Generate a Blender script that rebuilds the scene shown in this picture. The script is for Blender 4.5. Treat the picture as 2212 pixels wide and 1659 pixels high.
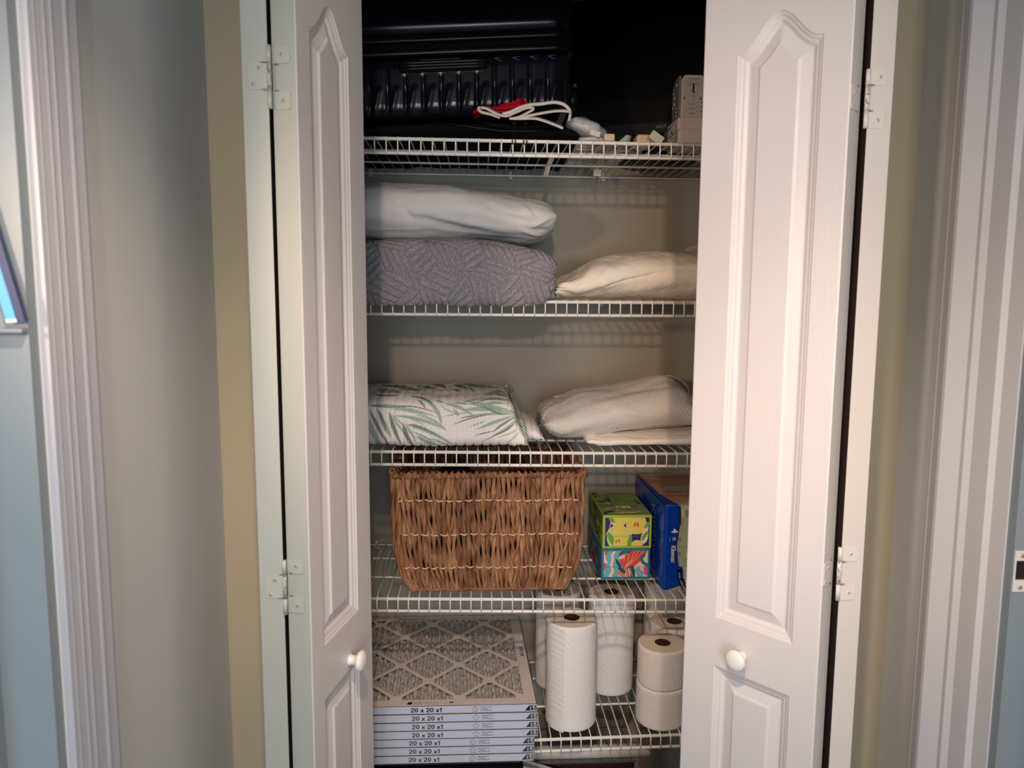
import bpy, bmesh, math, random
import numpy as np
from mathutils import Vector, Matrix, noise

for o in list(bpy.data.objects):
    bpy.data.objects.remove(o)
scene = bpy.context.scene
COL = scene.collection
PI = math.pi

# ------------------------------------------------------------------ camera
FPX, CX, CY = 1570.0, 1106.0, 829.5
CAM = np.array([0.0, 0.0, 1.6])
RM = np.array([[0.9988, -0.0006, -0.0484],
               [-0.0480, 0.1135, -0.9924],
               [0.0061, 0.9935, 0.1133]])
cam_data = bpy.data.cameras.new('camera')
cam_data.sensor_width = 36.0
cam_data.lens = 36.0 * FPX / 2212.0
cam_data.clip_start = 0.02
cam_data.dof.use_dof = True
cam_data.dof.focus_distance = 1.70
cam_data.dof.aperture_fstop = 6.3
cam = bpy.data.objects.new('camera', cam_data)
COL.objects.link(cam)
mw = Matrix([list(RM[0]) + [CAM[0]], list(RM[1]) + [CAM[1]], list(RM[2]) + [CAM[2]], [0, 0, 0, 1]])
q = mw.to_quaternion()
cam.rotation_mode = 'QUATERNION'
cam.rotation_quaternion = q
cam.location = CAM
scene.camera = cam
scene.view_settings.view_transform = 'Standard'
scene.view_settings.look = 'None'
scene.view_settings.gamma = 1.0
scene.view_settings.use_curve_mapping = False
scene.view_settings.exposure = 0.74

# ------------------------------------------------------------------ light
world = bpy.data.worlds.new('world')
scene.world = world
world.use_nodes = True
bg = world.node_tree.nodes['Background']
bg.inputs[0].default_value = (0.62, 0.80, 1.0, 1)
bg.inputs[1].default_value = 0.35


def lamp(name, kind, loc, power, color, rot=(0, 0, 0), **kw):
    d = bpy.data.lights.new(name, kind)
    d.energy = power
    d.color = color
    for k, v in kw.items():
        setattr(d, k, v)
    o = bpy.data.objects.new(name, d)
    o.location = loc
    o.rotation_euler = rot
    COL.objects.link(o)
    return o


WARM = (1.0, 0.74, 0.55)
# adjustable ceiling spot behind the camera, aimed into the closet
_b0, _b1 = Vector((-0.04, -0.88, 2.18)), Vector((0.18, 1.40, 1.50))
lamp('hall_spot', 'SPOT', _b0, 44, WARM, (_b1 - _b0).to_track_quat('-Z', 'Y').to_euler(), shadow_soft_size=0.035,
     spot_size=math.radians(47), spot_blend=1.0)
# recessed downlight in front of the closet
lamp('recessed_light', 'SPOT', (-0.03, 0.12, 2.42), 44, (1.0, 0.78, 0.62), shadow_soft_size=0.03,
     spot_size=math.radians(120), spot_blend=0.55)
# lamp in the room on the left, shining through its doorway
_c0, _c1 = Vector((-0.70, 0.0, 1.74)), Vector((0.36, 1.34, 1.56))
lamp('room_lamp', 'SPOT', _c0, 25.5, (1.0, 0.70, 0.50), (_c1 - _c0).to_track_quat('-Z', 'Y').to_euler(), shadow_soft_size=0.06,
     spot_size=math.radians(51), spot_blend=1.0)
# added cool fill light behind the camera; no window is built there
lamp('rear_fill', 'AREA', (0.15, -2.93, 1.35), 32, (0.75, 0.87, 1.0), (PI / 2, 0, 0),
     shape='RECTANGLE', size=0.95, size_y=1.3)
# daylight in the doorway of the bright room on the left
lamp('doorway_daylight', 'AREA', (-0.62, 0.25, 1.25), 1.0, (0.60, 0.80, 1.0), (PI / 2, 0, -PI / 2),
     shape='RECTANGLE', size=0.7, size_y=1.8)


# ------------------------------------------------------------------ survey helpers
def ray(px, py):
    return RM @ np.array([(px - CX) / FPX, -(py - CY) / FPX, -1.0])


def at(px, py, Y):
    r = ray(px, py)
    return CAM + r * (Y / r[1])


def ax(px, py, Y):
    return float(at(px, py, Y)[0])


def az(px, py, Y):
    return float(at(px, py, Y)[2])


# ------------------------------------------------------------------ materials
def s2l(c):
    c = c / 255.0
    return c / 12.92 if c <= 0.04045 else ((c + 0.055) / 1.055) ** 2.4


def rgb(r, g, b):
    return (s2l(r), s2l(g), s2l(b), 1.0)


MATS = {}


class NT:
    def __init__(self, name, color=(0.8, 0.8, 0.8, 1), rough=0.5, spec=0.5, metal=0.0):
        self.m = bpy.data.materials.new(name)
        self.m.use_nodes = True
        self.t = self.m.node_tree
        self.b = self.t.nodes['Principled BSDF']
        self.b.inputs['Base Color'].default_value = color
        self.b.inputs['Roughness'].default_value = rough
        self.b.inputs['Specular IOR Level'].default_value = spec
        self.b.inputs['Metallic'].default_value = metal
        MATS[name] = self.m

    def n(self, kind, **kw):
        nd = self.t.nodes.new(kind)
        for k, v in kw.items():
            if k in nd.inputs:
                nd.inputs[k].default_value = v
            else:
                setattr(nd, k, v)
        return nd

    def l(self, a, b):
        self.t.links.new(a, b)

    def coord(self, scale=(1, 1, 1), kind='Object'):
        tc = self.n('ShaderNodeTexCoord')
        mp = self.n('ShaderNodeMapping')
        mp.inputs['Scale'].default_value = scale
        self.l(tc.outputs[kind], mp.inputs[0])
        return mp.outputs[0]

    def noise(self, vec, scale=10, detail=2, rough=0.5):
        nd = self.n('ShaderNodeTexNoise')
        nd.inputs['Scale'].default_value = scale
        nd.inputs['Detail'].default_value = detail
        nd.inputs['Roughness'].default_value = rough
        if vec is not None:
            self.l(vec, nd.inputs['Vector'])
        return nd.outputs['Fac']

    def bump(self, h, strength=0.3, dist=0.001, prev=None):
        bp = self.n('ShaderNodeBump')
        bp.inputs['Strength'].default_value = strength
        bp.inputs['Distance'].default_value = dist
        self.l(h, bp.inputs['Height'])
        if prev is not None:
            self.l(prev, bp.inputs['Normal'])
        self.l(bp.outputs[0], self.b.inputs['Normal'])
        return bp.outputs[0]

    def ramp(self, fac, stops):
        r = self.n('ShaderNodeValToRGB')
        cr = r.color_ramp
        while len(cr.elements) < len(stops):
            cr.elements.new(0.5)
        for e, (p, c) in zip(cr.elements, stops):
            e.position = p
            e.color = c
        self.l(fac, r.inputs[0])
        return r.outputs[0]

    def mix(self, a, b, fac, mode='MIX'):
        mx = self.n('ShaderNodeMix', data_type='RGBA', blend_type=mode)
        for s, v in ((mx.inputs[6], a), (mx.inputs[7], b), (mx.inputs[0], fac)):
            if isinstance(v, (tuple, float, int)):
                s.default_value = v
            else:
                self.l(v, s)
        return mx.outputs[2]

    def color(self, s):
        self.l(s, self.b.inputs['Base Color'])


def simple(name, color, rough=0.5, spec=0.5, metal=0.0, bump=None):
    t = NT(name, color, rough, spec, metal)
    if bump:
        sc, st, dist = bump
        t.bump(t.noise(t.coord(), sc, 3), st, dist)
    return t.m


simple('front_wall_lamplit', rgb(156, 145, 121), 0.75, 0.2, bump=(260, 0.25, 0.0006))  # room wall paint with warm lamplight and dimness mixed into the colour
simple('wall_paint', rgb(187, 190, 190), 0.75, 0.2, bump=(260, 0.25, 0.0006))
simple('closet_paint', rgb(162, 154, 139), 0.8, 0.15, bump=(240, 0.25, 0.0006))
simple('ceiling_paint', rgb(225, 222, 214), 0.9, 0.1)
simple('trim_paint', rgb(196, 193, 192), 0.38, 0.5, bump=(60, 0.08, 0.0005))
simple('casing_left_shaded', rgb(170, 172, 180), 0.4, 0.4)  # trim colour greyed and darkened for the dimmer light on the left
simple('jamb_shaded', rgb(122, 132, 137), 0.4, 0.5)  # white jambs, with shade and cool light put into the colour
simple('edge_left_shaded', rgb(157, 161, 154), 0.45, 0.45, bump=(90, 0.15, 0.0004))  # edge paint darkened in colour for the weaker light on the left pair
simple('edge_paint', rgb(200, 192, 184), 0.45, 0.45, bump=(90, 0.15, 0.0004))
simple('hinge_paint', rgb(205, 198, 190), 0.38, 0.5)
simple('gap_shade', rgb(40, 32, 30), 0.8, 0.1)  # near-black colour standing in for deep shade inside gaps and holes
simple('wire_white', rgb(244, 240, 232), 0.32, 0.5)
simple('screw_metal', rgb(150, 148, 140), 0.4, 0.5, 0.6)
simple('grime', rgb(92, 89, 88), 0.8, 0.1)
simple('knob_white', rgb(226, 222, 214), 0.25, 0.5)
simple('black_ink', rgb(22, 24, 32), 0.5, 0.3)
simple('grey_ink', rgb(90, 92, 98), 0.5, 0.3)
simple('white_ink', rgb(232, 232, 230), 0.5, 0.3)
simple('lavender_ink', rgb(190, 200, 225), 0.5, 0.3)
simple('suitcase_shell', rgb(13, 13, 25), 0.22, 0.28)
simple('suitcase_band', rgb(9, 9, 12), 0.32, 0.22)
simple('suitcase_line', rgb(100, 100, 110), 0.4, 0.5)
simple('black_plastic', rgb(10, 10, 11), 0.4, 0.2)
simple('black_fabric', rgb(12, 12, 13), 0.9, 0.1, bump=(900, 0.3, 0.0005))
simple('screen_glass', rgb(3, 3, 4), 0.4, 0.15)
simple('monitor_frame', rgb(9, 10, 12), 0.5, 0.25)
simple('logo_grey', rgb(120, 120, 122), 0.4, 0.5)
simple('red_cloth', rgb(165, 12, 30), 0.85, 0.1, bump=(500, 0.3, 0.0006))
simple('strap_white', rgb(205, 198, 186), 0.8, 0.15, bump=(600, 0.3, 0.0004))
simple('plastic_white', rgb(206, 196, 184), 0.4, 0.4)
simple('plastic_cream', rgb(206, 178, 140), 0.4, 0.4)
simple('plastic_grey', rgb(118, 116, 116), 0.45, 0.4)
simple('cardboard_white', rgb(214, 198, 182), 0.6, 0.3)
simple('cable_white', rgb(200, 190, 178), 0.45, 0.4)
simple('core_card', rgb(70, 46, 30), 0.85, 0.1)
simple('maroon', rgb(40, 10, 18), 0.6, 0.3)
simple('dark_cloth', rgb(26, 18, 22), 0.9, 0.1)
simple('navy_frame', rgb(44, 58, 92), 0.4, 0.4)
simple('blue_panel', rgb(96, 170, 250), 0.4, 0.3)
simple('steel', rgb(140, 140, 140), 0.35, 0.5, 0.8)
simple('rattan_pale', rgb(226, 190, 150), 0.55, 0.3)
t = NT('clear_plastic', (0.9, 0.9, 0.9, 1), 0.12, 0.5)
t.b.inputs['Alpha'].default_value = 0.28
t = NT('milky_plastic', rgb(200, 190, 182), 0.3, 0.5)
t.b.inputs['Alpha'].default_value = 0.75

# moulded door skin: wood-grain bump, vertical on stiles, horizontal on rails
t = NT('door_paint', rgb(208, 202, 200), 0.36, 0.5)
a = t.noise(t.coord((1, 1, 0.02)), 520, 4, 0.6)
b_ = t.noise(t.coord((0.03, 1, 1)), 420, 4, 0.6)
at_ = t.n('ShaderNodeAttribute', attribute_name='rail')
mx = t.n('ShaderNodeMix', data_type='FLOAT')
t.l(at_.outputs['Fac'], mx.inputs[0]); t.l(a, mx.inputs[2]); t.l(b_, mx.inputs[3])
t.bump(mx.outputs[0], 0.30, 0.0009)

t = NT('pillow_cotton', rgb(220, 217, 214), 0.85, 0.15)
t.bump(t.noise(t.coord((1, 1, 1)), 1400, 2), 0.15, 0.0003)
simple('cotton_piping', rgb(205, 200, 196), 0.8, 0.15)
t = NT('cream_cotton', rgb(248, 234, 216), 0.85, 0.15)
n1 = t.bump(t.noise(t.coord(), 1400, 2), 0.15, 0.0003)
t.bump(t.noise(t.coord((1, 1, 2.2)), 70, 3), 0.35, 0.0022, n1)
t = NT('sheet_cotton', rgb(250, 240, 228), 0.8, 0.2)
t.bump(t.noise(t.coord((1, 1, 3)), 60, 3), 0.3, 0.002)

# heather grey jersey
t = NT('heather_grey', (0.3, 0.3, 0.3, 1), 0.95, 0.05)
f = t.noise(t.coord((1, 1, 0.45)), 760, 3, 0.7)
t.color(t.ramp(f, [(0.32, rgb(96, 92, 98)), (0.52, rgb(146, 141, 145)), (0.70, rgb(204, 198, 200))]))
t.bump(f, 0.35, 0.0006)

# terry
t = NT('terry', rgb(250, 240, 230), 0.95, 0.05)
f = t.noise(t.coord((1, 1, 1)), 420, 4, 0.75)
t.bump(f, 0.9, 0.0035)
simple('terry_hem', rgb(236, 216, 196), 0.9, 0.1, bump=(700, 0.3, 0.0006))

# printed quilt: colour attribute
t = NT('leaf_print', (1, 1, 1, 1), 0.9, 0.1)
a = t.n('ShaderNodeAttribute', attribute_name='print')
f = t.noise(t.coord((1, 1, 1)), 700, 2)
t.color(t.mix(a.outputs['Color'], t.ramp(f, [(0.2, (0.80, 0.80, 0.80, 1)), (0.75, (1, 1, 1, 1))]), 0.5, 'MULTIPLY'))
w = t.noise(t.coord((0.16, 1, 1)), 420, 2, 0.5)
t.bump(w, 0.35, 0.0016)
t = NT('stripe_binding', rgb(200, 205, 190), 0.9, 0.1)
w = t.n('ShaderNodeTexWave', wave_type='BANDS', bands_direction='DIAGONAL')
w.inputs['Scale'].default_value = 95
t.l(t.coord((1, 0.1, 1)), w.inputs[0])
t.color(t.ramp(w.outputs['Fac'], [(0.45, rgb(120, 140, 124)), (0.6, rgb(214, 212, 200))]))

# hyacinth strands
t = NT('hyacinth', (0.4, 0.2, 0.1, 1), 0.62, 0.3)
u = t.n('ShaderNodeUVMap')
mp = t.n('ShaderNodeMapping'); mp.inputs['Scale'].default_value = (7, 9, 1)
t.l(u.outputs[0], mp.inputs[0])
f = t.noise(mp.outputs[0], 1.0, 4, 0.65)
a = t.n('ShaderNodeAttribute', attribute_name='tint')
g = t.noise(t.coord((1, 1, 0.6)), 34, 3, 0.6)
c1 = t.ramp(f, [(0.30, rgb(74, 44, 32)), (0.42, rgb(142, 98, 70)), (0.56, rgb(196, 150, 112)), (0.74, rgb(238, 204, 164))])
c2 = t.mix(c1, t.ramp(g, [(0.36, rgb(176, 120, 92)), (0.60, (1, 1, 1, 1))]), 0.55, 'MULTIPLY')
t.color(t.mix(c2, a.outputs['Color'], 0.62, 'MULTIPLY'))
t.bump(f, 0.8, 0.0016)

# embossed paper
t = NT('towel_paper', rgb(240, 235, 230), 0.95, 0.05)
u = t.n('ShaderNodeUVMap')
mp = t.n('ShaderNodeMapping'); mp.inputs['Scale'].default_value = (1, 1, 1)
t.l(u.outputs[0], mp.inputs[0])
vor = t.n('ShaderNodeTexVoronoi'); vor.inputs['Scale'].default_value = 95; vor.inputs['Randomness'].default_value = 0.35
t.l(mp.outputs[0], vor.inputs['Vector'])
dots = t.ramp(vor.outputs['Distance'], [(0.10, (1, 1, 1, 1)), (0.30, (0, 0, 0, 1))])
wv = t.n('ShaderNodeTexWave', wave_type='BANDS', bands_direction='DIAGONAL'); wv.inputs['Scale'].default_value = 38
wv.inputs['Distortion'].default_value = 3.0; wv.inputs['Detail'].default_value = 1
t.l(mp.outputs[0], wv.inputs[0])
big = t.noise(mp.outputs[0], 26, 1)
sel = t.ramp(big, [(0.48, (0, 0, 0, 1)), (0.54, (1, 1, 1, 1))])
h = t.mix(dots, wv.outputs['Fac'], sel)
t.bump(h, 0.42, 0.0014)
t = NT('tissue_paper', rgb(246, 238, 230), 0.95, 0.05)
u = t.n('ShaderNodeUVMap')
mp = t.n('ShaderNodeMapping'); mp.inputs['Scale'].default_value = (1, 1.6, 1)
t.l(u.outputs[0], mp.inputs[0])
wv = t.n('ShaderNodeTexWave', wave_type='RINGS', rings_direction='SPHERICAL'); wv.inputs['Scale'].default_value = 38
wv.inputs['Distortion'].default_value = 4.0; wv.inputs['Detail Scale'].default_value = 3
t.l(mp.outputs[0], wv.inputs[0])
t.bump(wv.outputs['Fac'], 0.4, 0.0012)
simple('roll_end', rgb(244, 226, 208), 0.95, 0.05, bump=(500, 0.2, 0.0006))

# filter parts
simple('filter_card', rgb(224, 212, 204), 0.6, 0.3)
t = NT('filter_side', rgb(198, 204, 222), 0.35, 0.5)
wv = t.noise(t.coord((1, 1, 0.3)), 60, 2)
t.bump(wv, 0.2, 0.001)
t = NT('filter_media', rgb(170, 164, 158), 0.95, 0.05)
f = t.noise(t.coord((1, 0.5, 1)), 150, 4, 0.7)
t.color(t.ramp(f, [(0.36, rgb(150, 147, 140)), (0.62, rgb(228, 222, 216))]))
t.bump(f, 0.5, 0.0016)
t = NT('shrink_wrap', (1, 1, 1, 1), 0.14, 0.6)
t.b.inputs['Alpha'].default_value = 0.05
t.bump(t.noise(t.coord((1, 1, 1.6)), 40, 3), 0.8, 0.004)

# tissue box colours
for nm, c in dict(lime=(160, 186, 62), limedark=(112, 150, 58), pear=(226, 206, 98), peargreen=(196, 208, 140),
                  purple=(62, 36, 104), seed=(186, 122, 40), leafgreen=(108, 168, 70), cream=(232, 222, 178),
                  teal=(38, 118, 140), tealdark=(14, 92, 104), aqua=(112, 176, 184), coral=(216, 76, 58),
                  pink=(212, 80, 126), peach=(236, 206, 184), salmon=(226, 120, 100), skyblue=(126, 170, 208),
                  orange=(216, 118, 62), olive=(138, 156, 84), boxgreen=(150, 166, 84)).items():
    simple('ink_' + nm, rgb(*c), 0.45, 0.35)
t = NT('blue_wrap', rgb(0, 62, 170), 0.22, 0.5)
t.bump(t.noise(t.coord((1, 1, 0.5)), 38, 3), 0.35, 0.004)
simple('side_ink_shaded', rgb(96, 108, 150), 0.3, 0.5)  # lettering dimmed in colour as if lying in shadow
simple('navy_print', rgb(10, 20, 66), 0.3, 0.5)


# ------------------------------------------------------------------ mesh helpers
class MB:
    """collects geometry for one mesh"""

    def __init__(self):
        self.v, self.f, self.mi, self.uv, self.sm = [], [], [], [], []
        self.mats = []

    def mat(self, m):
        if m not in self.mats:
            self.mats.append(m)
        return self.mats.index(m)

    def add(self, vs, fs, mat, smooth=False, uvs=None):
        o = len(self.v)
        self.v += [tuple(map(float, p)) for p in vs]
        k = self.mat(mat)
        for i, fc in enumerate(fs):
            self.f.append([o + j for j in fc])
            self.mi.append(k)
            self.sm.append(smooth)
            self.uv.append(uvs[i] if uvs else None)

    def box(self, a, b, mat, xf=None):
        (x0, y0, z0), (x1, y1, z1) = a, b
        vs = [(x0, y0, z0), (x1, y0, z0), (x1, y1, z0), (x0, y1, z0),
              (x0, y0, z1), (x1, y0, z1), (x1, y1, z1), (x0, y1, z1)]
        if xf:
            vs = [xf(p) for p in vs]
        self.add(vs, [(0, 3, 2, 1), (4, 5, 6, 7), (0, 1, 5, 4), (1, 2, 6, 5), (2, 3, 7, 6), (3, 0, 4, 7)], mat)

    def tube(self, pts, r, mat, n=8, cap=True, closed=False):
        pts = [Vector(p) for p in pts]
        m = len(pts)
        rs = r if isinstance(r, (list, tuple)) else [r] * m
        vs, fs = [], []
        up = None
        for i, p in enumerate(pts):
            if closed:
                d = pts[(i + 1) % m] - pts[i - 1]
            else:
                d = pts[min(i + 1, m - 1)] - pts[max(i - 1, 0)]
            d.normalize()
            if up is None:
                up = Vector((0, 0, 1)) if abs(d.z) < 0.9 else Vector((1, 0, 0))
            s = d.cross(up)
            if s.length < 1e-6:
                s = d.orthogonal()
            s.normalize()
            up = s.cross(d).normalized()
            for k in range(n):
                a = 2 * PI * k / n
                vs.append(p + (s * math.cos(a) + up * math.sin(a)) * rs[i])
        segs = m if closed else m - 1
        for i in range(segs):
            for k in range(n):
                a, b = i * n + k, i * n + (k + 1) % n
                j = ((i + 1) % m) * n
                fs.append((a, b, j + (k + 1) % n, j + k))
        if cap and not closed:
            fs.append(tuple(range(n - 1, -1, -1)))
            fs.append(tuple((m - 1) * n + k for k in range(n)))
        self.add(vs, fs, mat, True)

    def lathe(self, prof, mat, origin=(0, 0, 0), n=32, R=None, cap0=True, cap1=True):
        """prof: [(r, h)] about local z"""
        vs, fs, uv = [], [], []
        L = [0]
        for i in range(1, len(prof)):
            L.append(L[-1] + math.hypot(prof[i][0] - prof[i - 1][0], prof[i][1] - prof[i - 1][1]))
        rm = max(p[0] for p in prof)
        for r, h in prof:
            for k in range(n):
                a = 2 * PI * k / n
                p = Vector((r * math.cos(a), r * math.sin(a), h))
                if R:
                    p = R @ p
                vs.append(p + Vector(origin))
        for i in range(len(prof) - 1):
            for k in range(n):
                k2 = (k + 1) % n
                fs.append((i * n + k, i * n + k2, (i + 1) * n + k2, (i + 1) * n + k))
                u0, u1 = k / n * 2 * PI * rm, (k + 1) / n * 2 * PI * rm
                uv.append(((u0, L[i]), (u1, L[i]), (u1, L[i + 1]), (u0, L[i + 1])))
        if cap0 and prof[0][0] > 1e-6:
            fs.append(tuple(range(n - 1, -1, -1))); uv.append(tuple((0, 0) for _ in range(n)))
        if cap1 and prof[-1][0] > 1e-6:
            fs.append(tuple((len(prof) - 1) * n + k for k in range(n))); uv.append(tuple((0, 0) for _ in range(n)))
        self.add(vs, fs, mat, True, uv)

    def prism(self, poly, mat, xf, th):
        """poly: 2D points, xf(u,v,w)->3D, thickness th"""
        n = len(poly)
        vs = [xf(u, v, th) for u, v in poly] + [xf(u, v, 0) for u, v in poly]
        fs = [tuple(range(n)), tuple(range(2 * n - 1, n - 1, -1))]
        for i in range(n):
            j = (i + 1) % n
            fs.append((i, n + i, n + j, j))
        self.add(vs, fs, mat)

    def build(self, name, parent=None, loc=None, auto=None, local=False):
        me = bpy.data.meshes.new(name)
        org = Vector(loc) if (loc and not parent) else Vector((0, 0, 0))
        me.from_pydata([Vector(p) - org for p in self.v], [], self.f)
        for m in self.mats:
            me.materials.append(MATS[m])
        me.polygons.foreach_set('material_index', self.mi)
        me.polygons.foreach_set('use_smooth', self.sm)
        if any(u is not None for u in self.uv):
            ul = me.uv_layers.new(name='UVMap')
            dat = []
            for fc, u in zip(self.f, self.uv):
                for k in range(len(fc)):
                    dat += list(u[k]) if u else [0, 0]
            ul.data.foreach_set('uv', dat)
        me.validate()
        me.update()
        if auto:
            for p in me.polygons:
                p.use_smooth = True
            me.set_sharp_from_angle(angle=math.radians(auto))
        o = bpy.data.objects.new(name, me)
        COL.objects.link(o)
        if parent:
            o.parent = parent
            if not local:
                o.location = -Vector(parent.location)
        else:
            o.location = org
        return o


def tag(o, label, cat, group=None, kind=None):
    if label:
        o['label'] = label
    if cat:
        o['category'] = cat
    if group:
        o['group'] = group
    if kind:
        o['kind'] = kind
    return o


def empty(name, loc, label=None, cat=None, group=None, kind=None):
    o = bpy.data.objects.new(name, None)
    o.empty_display_size = 0.05
    o.location = loc
    COL.objects.link(o)
    return tag(o, label, cat, group, kind)


def bevel(o, w, seg=2, ang=30):
    m = o.modifiers.new('bevel', 'BEVEL')
    m.width = w
    m.segments = seg
    m.limit_method = 'ANGLE'
    m.angle_limit = math.radians(ang)
    return o


_TC = {}


def text_mesh(s, size, bold=0.0, shear=0.0, spacing=1.0):
    """planar text as (verts, faces), centred at the origin"""
    key = (s, size, bold, shear, spacing)
    if key in _TC:
        return _TC[key]
    cu = bpy.data.curves.new('lettering', 'FONT')
    cu.body = s
    cu.size = size
    cu.offset = bold
    cu.shear = shear
    cu.space_character = spacing
    cu.align_x = 'CENTER'
    cu.align_y = 'CENTER'
    cu.resolution_u = 3
    ob = bpy.data.objects.new('lettering', cu)
    COL.objects.link(ob)
    dg = bpy.context.evaluated_depsgraph_get()
    me = bpy.data.meshes.new_from_object(ob.evaluated_get(dg))
    vs = [tuple(v.co) for v in me.vertices]
    fs = [tuple(p.vertices) for p in me.polygons]
    bpy.data.objects.remove(ob)
    bpy.data.curves.remove(cu)
    bpy.data.meshes.remove(me)
    _TC[key] = (vs, fs)
    return vs, fs


def put_text(mb, s, size, xf, mat, bold=0.0, shear=0.0, width=None, spacing=1.0, rot=0, height=None):
    vs, fs = text_mesh(s, size, bold, shear, spacing)
    if not vs:
        return
    w = max(v[0] for v in vs) - min(v[0] for v in vs)
    hh = max(v[1] for v in vs) - min(v[1] for v in vs)
    k = (width / w) if width else 1.0
    ky = (height / hh) if height else k
    c, sn = math.cos(rot), math.sin(rot)
    out = []
    for x, y, z in vs:
        x, y = x * k, y * ky
        out.append(xf(x * c - y * sn, x * sn + y * c, 0.0))
    mb.add(out, fs, mat)


def fbm(u, v, seed=0, octs=3):
    """cheap smooth noise from sums of sines (vectorised)"""
    rng = np.random.RandomState(seed)
    out = np.zeros_like(u)
    amp, fr, tot = 1.0, 1.0, 0
    for _ in range(octs):
        for _k in range(5):
            a = rng.uniform(0, 2 * PI)
            k = fr * rng.uniform(0.6, 1.4)
            out += amp / 5 * 2 * np.sin(2 * PI * k * (u * math.cos(a) + v * math.sin(a)) + rng.uniform(0, 2 * PI))
        tot += amp
        amp *= 0.5
        fr *= 2.1
    return out / tot


def catmull(xs, ys, t):
    """monotone-ish smooth interpolation"""
    xs, ys = np.array(xs, float), np.array(ys, float)
    m = np.gradient(ys, xs)
    i = np.clip(np.searchsorted(xs, t, side='right') - 1, 0, len(xs) - 2)
    h = xs[i + 1] - xs[i]
    s = (t - xs[i]) / h
    return ((2 * s**3 - 3 * s**2 + 1) * ys[i] + (s**3 - 2 * s**2 + s) * h * m[i]
            + (-2 * s**3 + 3 * s**2) * ys[i + 1] + (s**3 - s**2) * h * m[i + 1])


def loft(name, st, mat, res=0.004, e=2.6, disp=None, parent=None, colfn=None, zfix=None, nprof=None, loc=None):
    """soft solid: stations (x, zbot, ztop, yfront, yback); superellipse sections in YZ"""
    st = np.array(st, float)
    # parameter by mixed arc length so rounded ends stay dense
    dl = np.sqrt(np.diff(st[:, 0])**2 + (0.5 * np.diff(st[:, 2] - st[:, 1]))**2)
    s = np.concatenate([[0], np.cumsum(dl)])
    n = max(8, int(s[-1] / res))
    tt = np.linspace(0, s[-1], n)
    X = catmull(s, st[:, 0], tt)
    ZB, ZT = catmull(s, st[:, 1], tt), catmull(s, st[:, 2], tt)
    YF, YB = catmull(s, st[:, 3], tt), catmull(s, st[:, 4], tt)
    hmax = (st[:, 2] - st[:, 1]).max()
    dmax = (st[:, 4] - st[:, 3]).max()
    # reference profile resampled by arc length
    th = np.linspace(-PI, PI, 2000)
    py = np.sign(np.cos(th)) * np.abs(np.cos(th))**(2 / e)
    pz = np.sign(np.sin(th)) * np.abs(np.sin(th))**(2 / e)
    py, pz = -py, pz   # start at back, go under, front, top
    # order: th=-pi -> py=+1(back) ; -pi/2 -> bottom ; 0 -> front ; pi/2 -> top
    arc = np.concatenate([[0], np.cumsum(np.sqrt((np.diff(py) * dmax / 2)**2 + (np.diff(pz) * hmax / 2)**2))])
    m = nprof or max(16, int(arc[-1] / res))
    sa = np.linspace(0, arc[-1], m, endpoint=False)
    thr = np.interp(sa, arc, th)
    py = -np.sign(np.cos(thr)) * np.abs(np.cos(thr))**(2 / e)
    pz = np.sign(np.sin(thr)) * np.abs(np.sin(thr))**(2 / e)
    V = sa - np.interp(-PI / 2 * 0.5, th, arc)    # v=0 near the front-bottom bend
    yc, hy = (YF + YB) / 2, (YB - YF) / 2
    zc, hz = (ZT + ZB) / 2, np.maximum((ZT - ZB) / 2, 1e-4)
    P = np.zeros((n, m, 3))
    P[:, :, 0] = X[:, None]
    P[:, :, 1] = yc[:, None] + hy[:, None] * py[None]
    P[:, :, 2] = zc[:, None] + hz[:, None] * pz[None]
    if zfix:
        zfix(P)
    du = np.gradient(P, axis=0)
    dv = np.roll(P, -1, 1) - np.roll(P, 1, 1)
    N = np.cross(dv, du)
    N /= np.linalg.norm(N, axis=2, keepdims=True) + 1e-9
    # outward?
    ctr = np.stack([X, yc, zc], 1)[:, None]
    if ((P - ctr) * N).sum() < 0:
        N = -N
    U = np.repeat(X[:, None], m, 1)
    VV = np.repeat(V[None], n, 0)
    if disp:
        P = P + N * disp(U, VV, P)[:, :, None]
    vs = P.reshape(-1, 3)
    fs = []
    for i in range(n - 1):
        a = i * m
        for k in range(m):
            k2 = (k + 1) % m
            fs.append((a + k, a + m + k, a + m + k2, a + k2))
    mb = MB()
    mb.add(vs, fs, mat, True)
    mb.add([tuple(P[0].mean(0))] + [tuple(p) for p in P[0]], [(0, 1 + k, 1 + (k + 1) % m) for k in range(m)], mat, True)
    mb.add([tuple(P[-1].mean(0))] + [tuple(p) for p in P[-1]], [(0, 1 + (k + 1) % m, 1 + k) for k in range(m)], mat, True)
    o = mb.build(name, parent, loc)
    if colfn:
        C = colfn(U, VV, P).reshape(-1, 4)
        ca = o.data.color_attributes.new('print', 'FLOAT_COLOR', 'POINT')
        full = np.ones((len(o.data.vertices), 4), np.float32)
        full[:len(C)] = C
        ca.data.foreach_set('color', full.ravel())
    return o, P


def weld(o):
    m = o.modifiers.new('weld', 'WELD')
    m.merge_threshold = 0.00005
    return o


# ================================================================== the room
YW, YI, YB = 1.21, 1.325, 2.125       # closet wall face, its back, closet back wall
XL, XR = -0.4245, 0.732               # hallway side walls
JL, JR = -0.357, 0.625                # closet opening
HZ = 2.15
CEIL = 2.47


def struct(name, boxes, mat, label=None):
    mb = MB()
    for a, b in boxes:
        mb.box(a, b, mat)
    o = mb.build(name)
    o['kind'] = 'structure'
    if label:
        o['label'] = label
    return o


def cap_ymax(a, b):
    return a, b


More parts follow.
